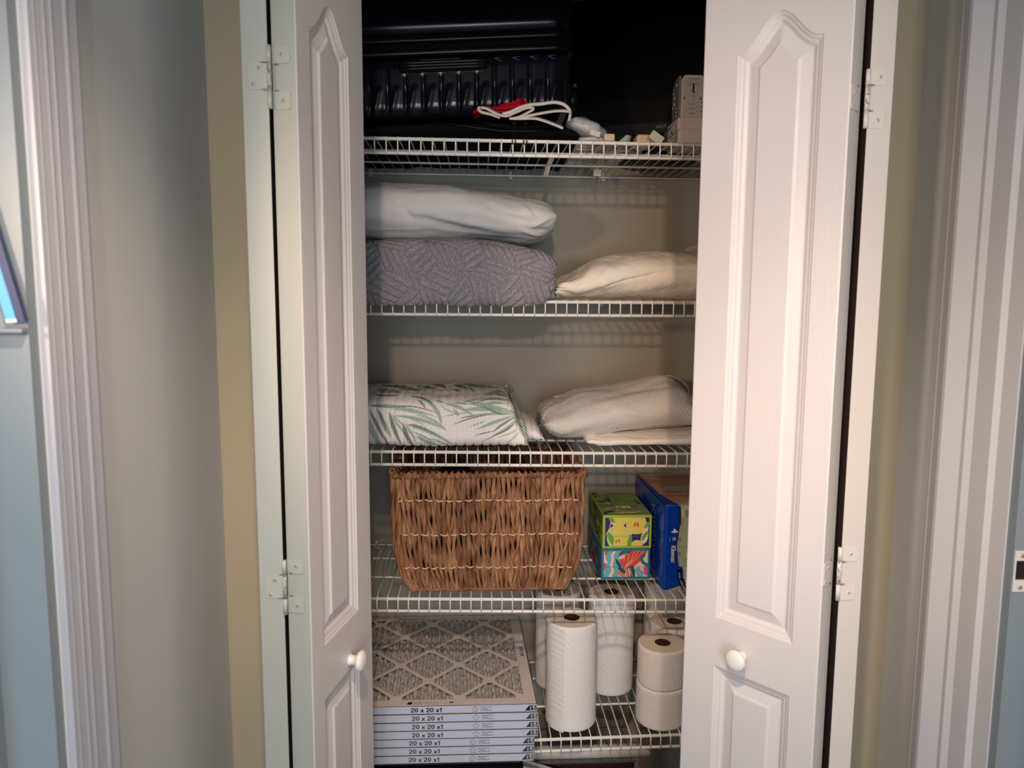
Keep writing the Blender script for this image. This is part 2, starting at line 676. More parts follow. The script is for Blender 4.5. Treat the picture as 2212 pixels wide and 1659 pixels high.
struct('floor', [((-2.2, -3.1, -0.05), (2.0, 2.3, 0))], 'wall_paint')
MATS['floor_wood'] = simple('floor_wood', rgb(120, 88, 62), 0.4, 0.4)
bpy.data.objects['floor'].data.materials[0] = MATS['floor_wood']
struct('ceiling', [((-2.2, -3.1, CEIL), (2.0, 2.3, CEIL + 0.05))], 'ceiling_paint')
struct('wall_closet_front', [((XL - 0.11, YW, 0), (JL, YI, CEIL)), ((JR, YW, 0), (XR + 0.11, YI, CEIL)),
                             ((JL, YW, HZ), (JR, YI, CEIL))], 'front_wall_lamplit',
       'cream wall around the closet opening')
struct('wall_back', [((-0.60, YB, 0), (0.90, YB + 0.08, CEIL))], 'closet_paint', 'beige back wall of the closet')
struct('wall_closet_left', [((-0.60, YI, 0), (-0.50, YB, CEIL))], 'closet_paint')
struct('wall_closet_right', [((0.76, YI, 0), (0.86, YB, CEIL))], 'closet_paint')
# left hallway wall with a doorway between y -0.12 and 0.73
struct('wall_left', [((XL - 0.11, 0.73, 0), (XL, YW, CEIL)), ((XL - 0.11, -3.0, 0), (XL, -0.12, CEIL)),
                     ((XL - 0.11, -0.12, 2.08), (XL, 0.73, CEIL))], 'wall_paint', 'left hallway wall beside the closet')
struct('wall_right', [((XR, 0.94, 0), (XR + 0.11, YW, CEIL)), ((XR, -3.0, 0), (XR + 0.11, 0.10, CEIL)),
                      ((XR, 0.10, 2.08), (XR + 0.11, 0.94, CEIL))], 'wall_paint', 'right hallway wall beside the closet')
struct('wall_rear', [((XL - 0.11, -3.1, 0), (XR + 0.11, -3.0, CEIL))], 'wall_paint')
# closed door in the right doorway
struct('door_3', [((XR + 0.075, 0.10, 0), (XR + 0.11, 0.90, 2.08))], 'trim_paint', 'white door set back in the right doorway')


def casing(name, wall_x, sgn, prof, z0, z1, mat='trim_paint'):
    """vertical moulding: prof = [(Y, protrusion)] on a side wall"""
    mb = MB()
    n = len(prof)
    vs = [(wall_x + sgn * p, y, z0) for y, p in prof] + [(wall_x + sgn * p, y, z1) for y, p in prof]
    fs = [(i, i + 1, n + i + 1, n + i) for i in range(n - 1)]
    fs += [(0, n, 2 * n - 1, n - 1)]
    mb.add(vs, fs, mat)
    return mb


pr = [(1.106, 0), (1.106, 0.005), (1.098, 0.009), (1.092, 0.009), (1.088, 0.011), (1.066, 0.0185), (1.060, 0.0185), (1.032, 0.006), (1.026, 0.0062),
      (1.024, 0.0062), (1.014, 0.0015), (1.008, 0.0015), (0.978, 0.0015), (0.970, -0.0035), (0.94, -0.0035)]
pr = [(y, p + 0.0055) for y, p in pr]
pr[0] = (1.106, 0)
pr.append((0.94, 0))
m = casing('trim_2', XR, -1, pr, 0, 2.14)
o = m.build('trim_2'); tag(o, 'white moulded doorway casing on the right hallway wall', None, kind='structure')
pl_ = [(0.812, 0), (0.812, 0.014), (0.806, 0.016), (0.800, 0.0145), (0.793, 0.0135), (0.790, 0.0155), (0.787, 0.0155),
       (0.783, 0.0125), (0.768, 0.011), (0.764, 0.0125), (0.761, 0.0105), (0.757, 0.0095), (0.753, 0.011), (0.750, 0.009),
       (0.741, 0.007), (0.7385, 0.0085), (0.736, 0.007), (0.730, 0.006), (0.730, 0)]
pl_ = [(y, 0.0095 + (p - 0.0095) * 0.5 if p > 0 else 0) for y, p in pl_]
m = casing('trim_1', XL, 1, pl_, 0, 2.14, 'casing_left_shaded')
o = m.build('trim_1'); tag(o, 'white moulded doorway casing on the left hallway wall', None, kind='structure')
# jambs of the side doorways, with stops
mb = MB()
mb.box((XL - 0.14, 0.715, 0), (XL - 0.002, 0.7295, 2.08), 'jamb_shaded')
mb.box((XL - 0.14, 0.703, 0), (XL - 0.052, 0.715, 2.08), 'jamb_shaded')
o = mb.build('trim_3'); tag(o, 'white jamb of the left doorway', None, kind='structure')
mb = MB()
mb.box((XR + 0.0, 0.925, 0), (XR + 0.12, 0.9395, 2.08), 'jamb_shaded')
mb.box((XR + 0.042, 0.912, 0), (XR + 0.072, 0.925, 2.08), 'jamb_shaded')
o = mb.build('trim_4'); tag(o, 'white jamb of the right doorway', None, kind='structure')
# strike plate on the right jamb
sp = empty('strike_plate', (XR + 0.02, 0.925, 1.24), 'painted metal strike plate on the right doorway jamb', 'strike plate')
mb = MB()
mb.box((XR + 0.0015, 0.9236, 1.208), (XR + 0.040, 0.9249, 1.266), 'hinge_paint')
mb.build('plate', sp)
mb = MB()
mb.box((XR + 0.004, 0.9228, 1.226), (XR + 0.020, 0.9236, 1.252), 'gap_shade')
mb.box((XR + 0.020, 0.9212, 1.230), (XR + 0.034, 0.9236, 1.246), 'steel')
mb.build('latch_hole', sp)
for zz in (1.214, 1.259):
    mb = MB()
    mb.lathe([(0.0001, 0.0008), (0.0026, 0.0006), (0.003, 0)], 'screw_metal', (XR + 0.012, 0.9236, zz), 12,
             Matrix.Rotation(PI / 2, 3, 'X'))
    mb.build('screw', sp)

# blue picture leaning beside the left casing
pf = empty('picture_frame', (-0.455, 0.70, 1.573),
           'navy framed bright blue picture leaning beside the left doorway casing', 'picture')
TI = math.radians(12.9)


def pfx(u, w, v):
    """u to the left along the picture, v up, leaning"""
    c, s_ = math.cos(TI), math.sin(TI)
    x, z = -u, v
    return (-0.4235 + x * c - z * s_, 0.7115 - w, 1.578 + z * c + x * s_ * 0.25)


mb = MB()
for a, b in (((0, 0, 0), (0.0075, 0.006, 0.40)), ((0.0185, 0, 0.38), (0.30, 0.006, 0.40)), ((0.0075, 0, 0.38), (0.0185, 0.006, 0.40))):
    mb.box(a, b, 'navy_frame', lambda p: pfx(p[0], p[1], p[2]))
mb.build('frame', pf)
mb = MB()
mb.box((0.0075, 0, 0.003), (0.0185, 0.004, 0.38), 'blue_panel', lambda p: pfx(p[0], p[1], p[2]))
mb.build('picture', pf)
mb = MB()
mb.box((0.0075, 0, 0.0), (0.0185, 0.0045, 0.003), 'white_ink', lambda p: pfx(p[0], p[1], p[2]))
mb.build('corner_clip', pf)
mb = MB()
mb.box((-0.56, 0.704, 1.567), (-0.4265, 0.715, 1.5715), 'jamb_shaded')
o = mb.build('trim_5'); bevel(o, 0.0015); tag(o, 'narrow white ledge on the left jamb under the picture', None, kind='structure')


# ------------------------------------------------------------------ bifold doors
PW, PT, PZ0, PZ1 = 0.235, 0.035, 0.03, 2.125


def outline_top():
    s0, s1 = 0.042, 0.174
    c, hw = (s0 + s1) / 2, (s1 - s0) / 2
    pts = [(s0, 1.075), (s1, 1.075), (s1, 1.978)]
    for i in range(1, 48):
        u = 1 - 2 * i / 48
        pts.append((c + hw * u, 1.978 + 0.048 * (0.5 + 0.5 * math.cos(PI * u))**1.15))
    pts.append((s0, 1.978))
    return np.array(pts)


def outline_bot():
    return np.array([(0.042, 0.20), (0.174, 0.20), (0.174, 0.988), (0.042, 0.988)])


def sdist(P, poly):
    """signed distance (positive inside) of points P (n,2) to a polygon"""
    n = len(poly)
    d = np.full(len(P), 1e9)
    inside = np.zeros(len(P), bool)
    for i in range(n):
        a, b = poly[i], poly[(i + 1) % n]
        ab = b - a
        t_ = np.clip(((P - a) @ ab) / (ab @ ab), 0, 1)
        dd = np.linalg.norm(P - (a + t_[:, None] * ab), axis=1)
        d = np.minimum(d, dd)
        cond = (a[1] > P[:, 1]) != (b[1] > P[:, 1])
        xi = (b[0] - a[0]) * (P[:, 1] - a[1]) / (b[1] - a[1] + 1e-12) + a[0]
        inside ^= cond & (P[:, 0] < xi)
    return np.where(inside, d, -d)


prof_d = np.array([-1, -0.0005, 0.0018, 0.0042, 0.0060, 0.0085, 0.0105, 0.0128, 0.0155, 0.018, 0.0330, 0.0340, 0.0365, 1])
prof_h = np.array([0, 0.0, -0.0022, -0.0026, -0.0042, -0.0052, -0.0054, -0.0070, -0.0088, -0.0088, -0.0050, -0.0042, -0.0024, -0.0024])


def door_skin():
    """front skin of one moulded panel: x = distance from hinge edge, y = depth, z up"""
    xs = np.unique(np.concatenate([[0, 0.0015], np.linspace(0.003, 0.038, 9), np.linspace(0.04, 0.084, 60),
                                   np.linspace(0.086, 0.130, 44), np.linspace(0.132, 0.176, 60),
                                   np.linspace(0.178, 0.232, 10), [PW - 0.0015, PW]]))
    zs = np.unique(np.concatenate([np.linspace(PZ0, 0.19, 10), np.linspace(0.20, 0.90, 50), np.linspace(0.91, 1.125, 190),
                                   np.linspace(1.13, 1.92, 80), np.linspace(1.93, 2.03, 170), np.linspace(2.035, PZ1, 10)]))
    X, Z = np.meshgrid(xs, zs)
    P = np.stack([X.ravel(), Z.ravel()], 1)
    h = np.interp(sdist(P, outline_top()), prof_d, prof_h) + np.interp(sdist(P, outline_bot()), prof_d, prof_h)
    edge = np.minimum(P[:, 0], PW - P[:, 0])
    h = h - np.where(edge < 0.0014, 0.0012, 0)
    rail = ((P[:, 0] > 0.044) & (P[:, 0] < 0.172) & (P[:, 1] > 0.986) & (P[:, 1] < 1.077)).astype(np.float32)
    return xs, zs, P, h, rail


_XS, _ZS, _P, _H, _RAIL = door_skin()


def door_panel(name, parent, N, d, nrm, label=None, edge='edge_paint'):
    """N hinge-edge corner (x,y) of the front face; d unit vector to the far edge; nrm = outward normal of the front"""
    d, nrm, N = np.array(d), np.array(nrm), np.array(N)
    me = bpy.data.meshes.new(name)
    nx, nz = len(_XS), len(_ZS)
    V = np.zeros((len(_P) + 8, 3))
    V[:len(_P), 0] = N[0] + d[0] * _P[:, 0] + nrm[0] * _H
    V[:len(_P), 1] = N[1] + d[1] * _P[:, 0] + nrm[1] * _H
    V[:len(_P), 2] = _P[:, 1]
    k = len(_P)
    i = 0
    for z in (PZ0, PZ1):
        for x, w in ((0, 0.0012), (PW, 0.0012), (PW, PT), (0, PT)):
            V[k + i] = (N[0] + d[0] * x - nrm[0] * w, N[1] + d[1] * x - nrm[1] * w, z)
            i += 1
    F = []
    for j in range(nz - 1):
        for ii in range(nx - 1):
            a = j * nx + ii
            F.append((a, a + 1, a + nx + 1, a + nx))
    flat0 = len(F)
    F += [(k, k + 4, k + 7, k + 3), (k + 1, k + 2, k + 6, k + 5), (k + 2, k + 3, k + 7, k + 6), (k + 4, k + 5, k + 6, k + 7), (k, k + 3, k + 2, k + 1)]
    me.from_pydata([tuple(v) for v in V], [], F)
    me.materials.append(MATS['door_paint'])
    me.materials.append(MATS[edge])
    me.materials.append(MATS['gap_shade'])
    for q_ in range(flat0, len(F)):
        me.polygons[q_].material_index = 1
    me.polygons[flat0 + 2].material_index = 2
    sm = [True] * flat0 + [False] * 5
    me.polygons.foreach_set('use_smooth', sm)
    ca = me.attributes.new('rail', 'FLOAT', 'POINT')
    ca.data.foreach_set('value', np.concatenate([_RAIL, np.zeros(8, np.float32)]))
    me.update()
    bm = bmesh.new(); bm.from_mesh(me); bmesh.ops.recalc_face_normals(bm, faces=bm.faces); bm.to_mesh(me); bm.free()
    o = bpy.data.objects.new(name, me)
    COL.objects.link(o)
    o.parent = parent
    o.location = -Vector(parent.location)
    if label:
        o['label'] = label
    return o


HP = ['hinge_paint']


def rounded_rect(w, h, r, corners=(1, 1, 1, 1)):
    pts = []
    cs = [(w / 2 - r, h / 2 - r, 0), (-w / 2 + r, h / 2 - r, 90), (-w / 2 + r, -h / 2 + r, 180), (w / 2 - r, -h / 2 + r, 270)]
    full = [(w / 2, h / 2), (-w / 2, h / 2), (-w / 2, -h / 2), (w / 2, -h / 2)]
    for (cx_, cy_, a0), c, fl in zip(cs, corners, full):
        if not c:
            pts.append(fl)
            continue
        for k in range(7):
            a = math.radians(a0 + 15 * k)
            pts.append((cx_ + r * math.cos(a), cy_ + r * math.sin(a)))
    return pts


def hinge(parent, pin, dirA, nA, oA, dirB, nB, oB, z_top, h, screwsA, screwsB, grime=True):
    """pin (x,y); side A carries the middle leaf, side B the two outer ones. dir = along the edge face away from the pin."""
    hz = h
    zt, zb = z_top, z_top - hz
    z1, z2 = z_top - 0.27 * hz, z_top - 0.70 * hz
    r = 0.0031
    e = empty('hinge', (pin[0], pin[1], (zt + zb) / 2))
    e.parent = parent
    e.location = Vector((pin[0], pin[1], (zt + zb) / 2)) - Vector(parent.location)

    def child(mb, nm, lab=None):
        o = mb.build(nm, e, local=True)
        o.location = -Vector((pin[0], pin[1], (zt + zb) / 2))
        if lab:
            o['label'] = lab
        return o

    def base(dr, n):
        o_ = oA if n is nA else oB
        k_ = (pin[0] - o_[0]) * n[0] + (pin[1] - o_[1]) * n[1]
        return (pin[0] - n[0] * k_, pin[1] - n[1] * k_)

    def leaf(dr, n, w, za, zb_, start, nm):
        mb = MB()
        c = ((za + zb_) / 2)
        pts = rounded_rect(w, za - zb_, 0.004, (1, 0, 0, 1))
        b0 = base(dr, n)
        mb.prism([(u + w / 2 + start, v) for u, v in pts], HP[0],
                 lambda u, v, t_: (b0[0] + dr[0] * u + n[0] * (t_ + 0.0001), b0[1] + dr[1] * u + n[1] * (t_ + 0.0001), c + v), 0.0013)
        o = child(mb, nm)
        return o

    leaf(dirA, nA, 0.027, z1, z2, 0.0006, 'middle_leaf')
    leaf(dirB, nB, 0.0262, zt, z1 + 0.0004, 0.0002, 'outer_leaf')
    leaf(dirB, nB, 0.0262, z2 - 0.0004, zb, 0.0002, 'outer_leaf')
    for a, b in ((zt, z1 + 0.0004), (z1 - 0.0004, z2 + 0.0004), (z2 - 0.0004, zb)):
        mb = MB()
        mb.tube([(pin[0], pin[1] - 0.0006, a), (pin[0], pin[1] - 0.0006, b)], r, HP[0], 16)
        child(mb, 'knuckle')
    for (dr, n, u, v) in [(dirA, nA, *s_) for s_ in screwsA] + [(dirB, nB, *s_) for s_ in screwsB]:
        mb = MB()
        b0 = base(dr, n)
        px_, py_ = b0[0] + dr[0] * u + n[0] * 0.0014, b0[1] + dr[1] * u + n[1] * 0.0014
        zc_ = z_top - v * hz
        R = Vector((n[0], n[1], 0)).to_track_quat('Z', 'Y').to_matrix()
        mb.lathe([(0.0022, 0.0007), (0.0030, 0.0004), (0.0034, 0)], HP[0], (px_, py_, zc_), 16, R)
        for ang in (0.5, 0.5 + PI / 2):
            c_, s_ = math.cos(ang), math.sin(ang)
            pts = [(-0.0017, -0.00035), (0.0017, -0.00035), (0.0017, 0.00035), (-0.0017, 0.00035)]
            mb.add([Vector((px_, py_, zc_)) + R @ Vector((x * c_ - y * s_, x * s_ + y * c_, 0.0009)) for x, y in pts], [(0, 1, 2, 3)], 'grime')
        child(mb, 'screw')
    if grime:
        mb = MB()
        rng = random.Random(int(zt * 1000))
        for zc_ in (z1, z2):
            for side, n in ((dirA, nA), (dirB, nB)):
                for k in range(4):
                    u0 = 0.003 + rng.random() * 0.002
                    ln = 0.002 + rng.random() * 0.007
                    hh = 0.0002 + rng.random() * 0.0004
                    dz = rng.uniform(-0.0015, 0.0015)
                    b0 = base(side, n)
                    f_ = lambda u, v: (b0[0] + side[0] * u + n[0] * 0.00155, b0[1] + side[1] * u + n[1] * 0.00155, zc_ + dz + v)
                    mb.add([f_(u0, -hh), f_(u0 + ln, -hh * 0.2), f_(u0 + ln, hh * 0.2), f_(u0, hh)], [(0, 1, 2, 3)], 'grime')
        for k in range(16):
            zc_ = rng.uniform(z2, z1)
            a = rng.uniform(-0.9, 0.9)
            w = 0.0006 + rng.random() * 0.0008
            hh = 0.0008 + rng.random() * 0.0022
            cx_, cy_ = pin[0] + math.sin(a) * (r + 0.0001), pin[1] - 0.0006 - math.cos(a) * (r + 0.0001)
            tx, ty = math.cos(a), math.sin(a)
            mb.add([(cx_ - tx * w / 2, cy_ - ty * w / 2, zc_ - hh), (cx_ + tx * w / 2, cy_ + ty * w / 2, zc_ - hh * 0.6),
                    (cx_ + tx * w / 2, cy_ + ty * w / 2, zc_ + hh * 0.6), (cx_ - tx * w / 2, cy_ - ty * w / 2, zc_ + hh)], [(0, 1, 2, 3)], 'grime')
        child(mb, 'grime', 'dark grime around the hinge knuckle')
    return e


def knob(parent, N, d, nrm, s, z):
    mb = MB()
    p = (N[0] + d[0] * s + nrm[0] * -0.0002, N[1] + d[1] * s + nrm[1] * -0.0002, z)
    R = Vector((nrm[0], nrm[1], 0)).to_track_quat('Z', 'Y').to_matrix()
    prof = [(0.0095, 0), (0.0098, 0.002), (0.0082, 0.005), (0.0078, 0.009), (0.0090, 0.0125), (0.0125, 0.0150), (0.0158, 0.0175),
            (0.0172, 0.0200), (0.0170, 0.0225), (0.0150, 0.0250), (0.0110, 0.0268), (0.0060, 0.0278), (0.0001, 0.0281)]
    mb.lathe(prof, 'knob_white', p, 40, R)
    o = mb.build('knob', parent)
    o['label'] = 'round white knob'
    return o


def nv(x, y):
    l = math.hypot(x, y)
    return (x / l, y / l)


# left pair
dl = empty('door_1', (-0.277, 1.04, 0.0), 'left pair of white bifold closet doors, folded back', kind='structure')
NL = (-0.2422, 1.030)
dL = nv(0.0546, 0.2285)
nL = (dL[1], -dL[0])
door_panel('door_panel', dl, NL, dL, nL, 'moulded white panel with knob facing the opening', 'edge_left_shaded')
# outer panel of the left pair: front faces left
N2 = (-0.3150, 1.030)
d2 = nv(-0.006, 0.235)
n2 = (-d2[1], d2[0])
door_panel('door_panel', dl, N2, d2, n2, None, 'edge_left_shaded')
eL = (-nL[0], -nL[1])            # along lead panel edge, away from its front
inA = (N2[0] - n2[0] * PT, N2[1] - n2[1] * PT)
inB = (NL[0] - nL[0] * PT, NL[1] - nL[1] * PT)
pinL = ((inA[0] + inB[0]) / 2, 1.0300)
simple('hinge_left_shaded', rgb(162, 166, 159), 0.38, 0.5)  # hinge paint darkened to match, its shade carried by the colour
HP[0] = 'hinge_left_shaded'
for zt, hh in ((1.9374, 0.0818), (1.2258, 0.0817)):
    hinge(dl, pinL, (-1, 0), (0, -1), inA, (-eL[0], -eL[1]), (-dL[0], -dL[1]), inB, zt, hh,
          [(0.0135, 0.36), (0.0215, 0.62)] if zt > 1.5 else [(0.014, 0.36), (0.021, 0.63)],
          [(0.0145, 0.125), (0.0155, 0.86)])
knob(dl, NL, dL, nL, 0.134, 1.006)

# right pair
HP[0] = 'hinge_paint'
dr_ = empty('door_2', (0.545, 1.05, 0.0), 'right pair of white bifold closet doors, half open', kind='structure')
NR = (0.5153, 1.020)
dR = nv(-0.1527, 0.179)
nR = (-dR[1], dR[0])
if nR[1] > 0:
    nR = (dR[1], -dR[0])
door_panel('door_panel', dr_, NR, dR, nR, 'moulded white panel with knob, angled into the opening')
N3 = (0.5822, 1.030)
d3 = nv(0.004, 0.235)
n3 = (d3[1], -d3[0])
door_panel('door_panel', dr_, N3, d3, n3)
eR = (-nR[0], -nR[1])
inR = (NR[0] + eR[0] * PT, NR[1] + eR[1] * PT)
inR3 = (N3[0] - n3[0] * PT, N3[1] - n3[1] * PT)
pinR = ((inR[0] + inR3[0]) / 2, 1.0300)
for zt, hh in ((1.9234, 0.0792), (1.2365, 0.0825)):
    hinge(dr_, pinR, (-eR[0], -eR[1]), (-dR[0], -dR[1]), inR, (1, 0), (0, -1), inR3, zt, hh,
          [(0.015, 0.38), (0.021, 0.63)], [(0.017, 0.125), (0.017, 0.86)])
knob(dr_, NR, dR, nR, 0.1247, 1.023)
print('gaps', inA, inB, inR, inR3)


# ================================================================== wire shelves
XSL, XSR = -0.495, 0.755     # shelf ends at the closet side walls


def shelf(name, zl, zr, yf, yb, label, lip=0.034, mids=(0.40,), phase=0.0, xa=-0.25, xb=0.515):
    """zl/zr: deck rail heights at xa/xb"""
    k = (zr - zl) / (xb - xa)
    zz = lambda x: zl + (x - xa) * k
    e = empty(name, ((XSL + XSR) / 2, (yf + yb) / 2, zz(0.13)), label, 'shelf', 'ventilated wire shelves in the closet')

    def rail(y, dz, r, nm):
        mb = MB()
        mb.tube([(XSL, y, zz(XSL) + dz), (XSR, y, zz(XSR) + dz)], r, 'wire_white', 12)
        return mb.build(nm, e)
    rail(yf, -0.0038, 0.0040, 'front_rail')
    rail(yf, -lip - 0.0005, 0.0038, 'lip_rail')
    rail(yb - 0.004, -0.0042, 0.0030, 'back_rail')
    for m_ in mids:
        rail(yf + (yb - yf) * m_, -0.0042, 0.0030, 'middle_rail')
    mb = MB()
    n = int((XSR - XSL) / 0.0254)
    for i in range(n):
        x = XSL + phase + 0.012 + i * 0.0254
        if x > XSR - 0.003:
            break
        z = zz(x)
        pts = [(x, yb, z), (x, yf + 0.004, z), (x, yf - 0.0012, z - 0.0006), (x, yf - 0.0049, z - 0.004),
               (x, yf - 0.0053, z - 0.009), (x, yf - 0.0053, z - lip - 0.003)]
        mb.tube(pts, 0.0017, 'wire_white', 7)
    mb.build('deck_wires', e)
    for xc_ in (-0.297, 0.095, 0.36):
        mb = MB()
        x = xc_
        mb.box((x - 0.006, yb - 0.010, zz(x) - 0.016), (x + 0.006, YB - 0.0005, zz(x) - 0.0075), 'plastic_white')
        mb.box((x - 0.004, yb - 0.006, zz(x) - 0.0075), (x + 0.004, YB - 0.0005, zz(x) + 0.008), 'plastic_white')
        o = mb.build('wall_clip', e)
        bevel(o, 0.0012)
    return zz


zs1 = shelf('wire_shelf', 1.9585, 1.9555, 1.665, 2.115, 'topmost white wire shelf, under the suitcase and monitor', mids=(0.28, 0.62), phase=0.004)
zs2 = shelf('wire_shelf', 1.6030, 1.6020, 1.715, 2.115, 'white wire shelf under the pillow and grey blanket', lip=0.0345, phase=0.0085)
zs3 = shelf('wire_shelf', 1.2455, 1.2370, 1.715, 2.115, 'white wire shelf under the leaf quilt and white towel', phase=0.003)
zs4 = shelf('wire_shelf', 0.8810, 0.8660, 1.715, 2.115, 'white wire shelf under the wicker basket and tissue boxes', mids=(0.35, 0.70), phase=0.012)
zs5 = shelf('wire_shelf', 0.4985, 0.5090, 1.715, 2.115, 'lowest white wire shelf, under filters and paper rolls', mids=(0.38, 0.75), phase=0.010)


# ================================================================== textiles
def crease(U, V, u0, v0, u1, v1, w, a):
    """ridge (a>0) or groove (a<0) along a segment, gaussian width w"""
    d = np.array([u1 - u0, v1 - v0])
    L2 = (d**2).sum()
    t_ = np.clip(((U - u0) * d[0] + (V - v0) * d[1]) / L2, 0, 1)
    dist = np.hypot(U - (u0 + t_ * d[0]), V - (v0 + t_ * d[1]))
    return a * np.exp(-(dist / w)**2) * np.sqrt(np.clip(np.sin(PI * np.clip(t_, 0.02, 0.98)), 0, 1))


# ---- pillow (shelf 2, upper)
def pillow_disp(U, V, P):
    Z = P[:, :, 2]
    front = (P[:, :, 1] < 1.90)
    d = 0.0035 * fbm(U * 5, V * 7, 3, 3)
    X = U
    cr = [(-0.22, 1.80, 0.02, 1.765, .010, -.006), (-0.10, 1.79, 0.10, 1.768, .008, .005), (-0.25, 1.845, 0.05, 1.85, .010, .003),
          (-0.19, 1.835, -0.15, 1.785, .008, -.006), (0.02, 1.83, 0.06, 1.80, .012, -.005), (0.06, 1.80, 0.125, 1.785, .006, -.006),
          (0.11, 1.82, 0.135, 1.79, .004, .006), (0.125, 1.775, 0.175, 1.795, .004, .006), (0.135, 1.768, 0.18, 1.77, .004, -.005),
          (0.10, 1.77, 0.165, 1.757, .004, .005), (-0.25, 1.752, 0.0, 1.748, .01, .003), (-0.05, 1.745, 0.12, 1.755, .008, -.004)]
    for c in cr:
        d += crease(X, Z, *c) * front
    # zipper hem along the front
    d += 0.0012 * np.exp(-((Z - (1.768 - 0.02 * np.clip((X + 0.1) / 0.3, 0, 1))) / 0.0016)**2) * front
    return d


def round_end(st, px0, px1, yt, yb_, Yx, Yt, Yb, yf, ybk, n=9, pw=0.62, dy=0.05):
    """append a rounded right end between pixel columns px0 and px1"""
    for k in range(1, n + 1):
        a = PI / 2 * k / n
        px = px0 + (px1 - px0) * math.sin(a)
        c = max(0.10, math.cos(a))**pw
        m = (yt + yb_) / 2
        h = (yb_ - yt) / 2 * c
        st.append((ax(px, m, Yx), az(px, m + h, Yb), az(px, m - h, Yt), yf + dy * (1 - c), ybk - dy * (1 - c)))
    return st


def mkz(px, yt, Yt, yb_, Yb_):
    return az(px, yt, Yt), az(px, yb_, Yb_)


st = []
for px, yt, yb_ in ((560, 402, 520), (700, 398, 523), (800, 397, 525), (900, 398, 525), (1000, 404, 524), (1080, 415, 527), (1130, 427, 530)):
    st.append((ax(px, 460, 1.80), az(px, yb_, 1.86), az(px, yt, 1.86), 1.735, 2.05))
st = round_end(st, 1130, 1203, 427, 530, 1.80, 1.86, 1.86, 1.735, 2.05, pw=0.72, dy=0.05)
pil, _ = loft('pillow', st, 'pillow_cotton', 0.0042, 2.1, pillow_disp, loc=(0, 1.9, 1.74))
tag(pil, 'white cotton pillow lying on top of the grey quilted blanket', 'pillow')

# ---- grey quilted blanket


def rhombille(U, V, size=0.066):
    """stitch channels: three-way rhombus weave of parallel lines; returns groove depth 0..1"""
    s = size
    k = math.sqrt(3) / 2
    # triangular lattice of hexagon centres
    b = V / (1.5 * s)
    best = np.full(U.shape, 9.0)
    cx = np.zeros_like(U); cy = np.zeros_like(U)
    for dj in (0, 1):
        j = np.floor(b) + dj
        off = np.where(np.mod(j, 2) == 0, 0.0, k * s)
        i = np.round((U - off) / (2 * k * s))
        x0 = off + i * 2 * k * s
        y0 = j * 1.5 * s
        d = np.hypot(U - x0, V - y0)
        m = d < best
        best = np.where(m, d, best); cx = np.where(m, x0, cx); cy = np.where(m, y0, cy)
    x, y = U - cx, V - cy
    ang = np.mod(np.degrees(np.arctan2(y, x)) - 90, 360)
    sec = (ang // 120).astype(int)
    out = np.zeros_like(U)
    edge = np.zeros_like(U)
    for q_ in range(3):
        a1 = math.radians(90 + 120 * q_)
        a2 = math.radians(90 + 120 * (q_ + 1))
        e1 = np.array([math.cos(a1), math.sin(a1)]); e2 = np.array([math.cos(a2), math.sin(a2)])
        det = e1[0] * e2[1] - e1[1] * e2[0]
        c1 = (x * e2[1] - y * e2[0]) / det / s
        c2 = (e1[0] * y - e1[1] * x) / det / s
        m = sec == q_
        lines = np.abs(np.mod(c1 * 4 + 0.5, 1) - 0.5) / 4 * s * 0.866
        ed = np.minimum(np.minimum(c1, 1 - c1), np.minimum(c2, 1 - c2)) * s * 0.866
        dd = np.minimum(lines, np.abs(ed))
        out = np.where(m, dd, out)
    return np.exp(-(out / 0.0018)**2)


def blanket_disp(U, V, P):
    a = rhombille(U * 0.93 + 0.33 * V + 0.004 * fbm(U * 8, V * 8, 5, 2), V - 0.12 * U + 0.005 * fbm(U * 6, V * 6, 6, 2))
    d = -0.0050 * a + 0.0012 * (1 - a) + 0.003 * fbm(U * 7, V * 9, 7, 2)
    return d


def blanket_fix(P):
    f = np.clip((1.714 - P[:, :, 1]) / 0.016, 0, 1)
    low = np.clip((1.66 - P[:, :, 2]) / 0.05, 0, 1)
    P[:, :, 2] -= 0.021 * f * low


st = []
for px, yt, yb_ in ((560, 526, 650), (700, 524, 650), (800, 522, 650), (900, 519, 650), (1000, 521, 650), (1080, 527, 650), (1130, 536, 650), (1150, 541, 650)):
    st.append((ax(px, 600, 1.74), az(px, yb_, 1.70), az(px, yt, 1.80), 1.680, 2.06))
st = round_end(st, 1150, 1196, 541, 650, 1.74, 1.80, 1.70, 1.680, 2.06, dy=0.025)
bl, _ = loft('quilted_blanket', st, 'heather_grey', 0.0017, 5.5, blanket_disp, zfix=blanket_fix, loc=(0, 1.9, 1.604))
tag(bl, 'grey quilted blanket folded under the white pillow', 'blanket')
# pale lining peeking out at its folded end
st = []
for x, zb, zt in ((0.165, 1.615, 1.672), (0.176, 1.608, 1.670), (0.186, 1.606, 1.655), (0.192, 1.608, 1.630), (0.194, 1.612, 1.618)):
    st.append((x, zb, zt, 1.755, 1.82))
o, _ = loft('lining', st, 'pillow_cotton', 0.003, 2.0, lambda U, V, P: 0.001 * fbm(U * 40, V * 30, 2, 2), parent=None)
o.parent = bl
o.location = -Vector(bl.location)
o['label'] = 'pale lining corner poking out of the fold'

# ---- cream folded sheet, right of the blanket


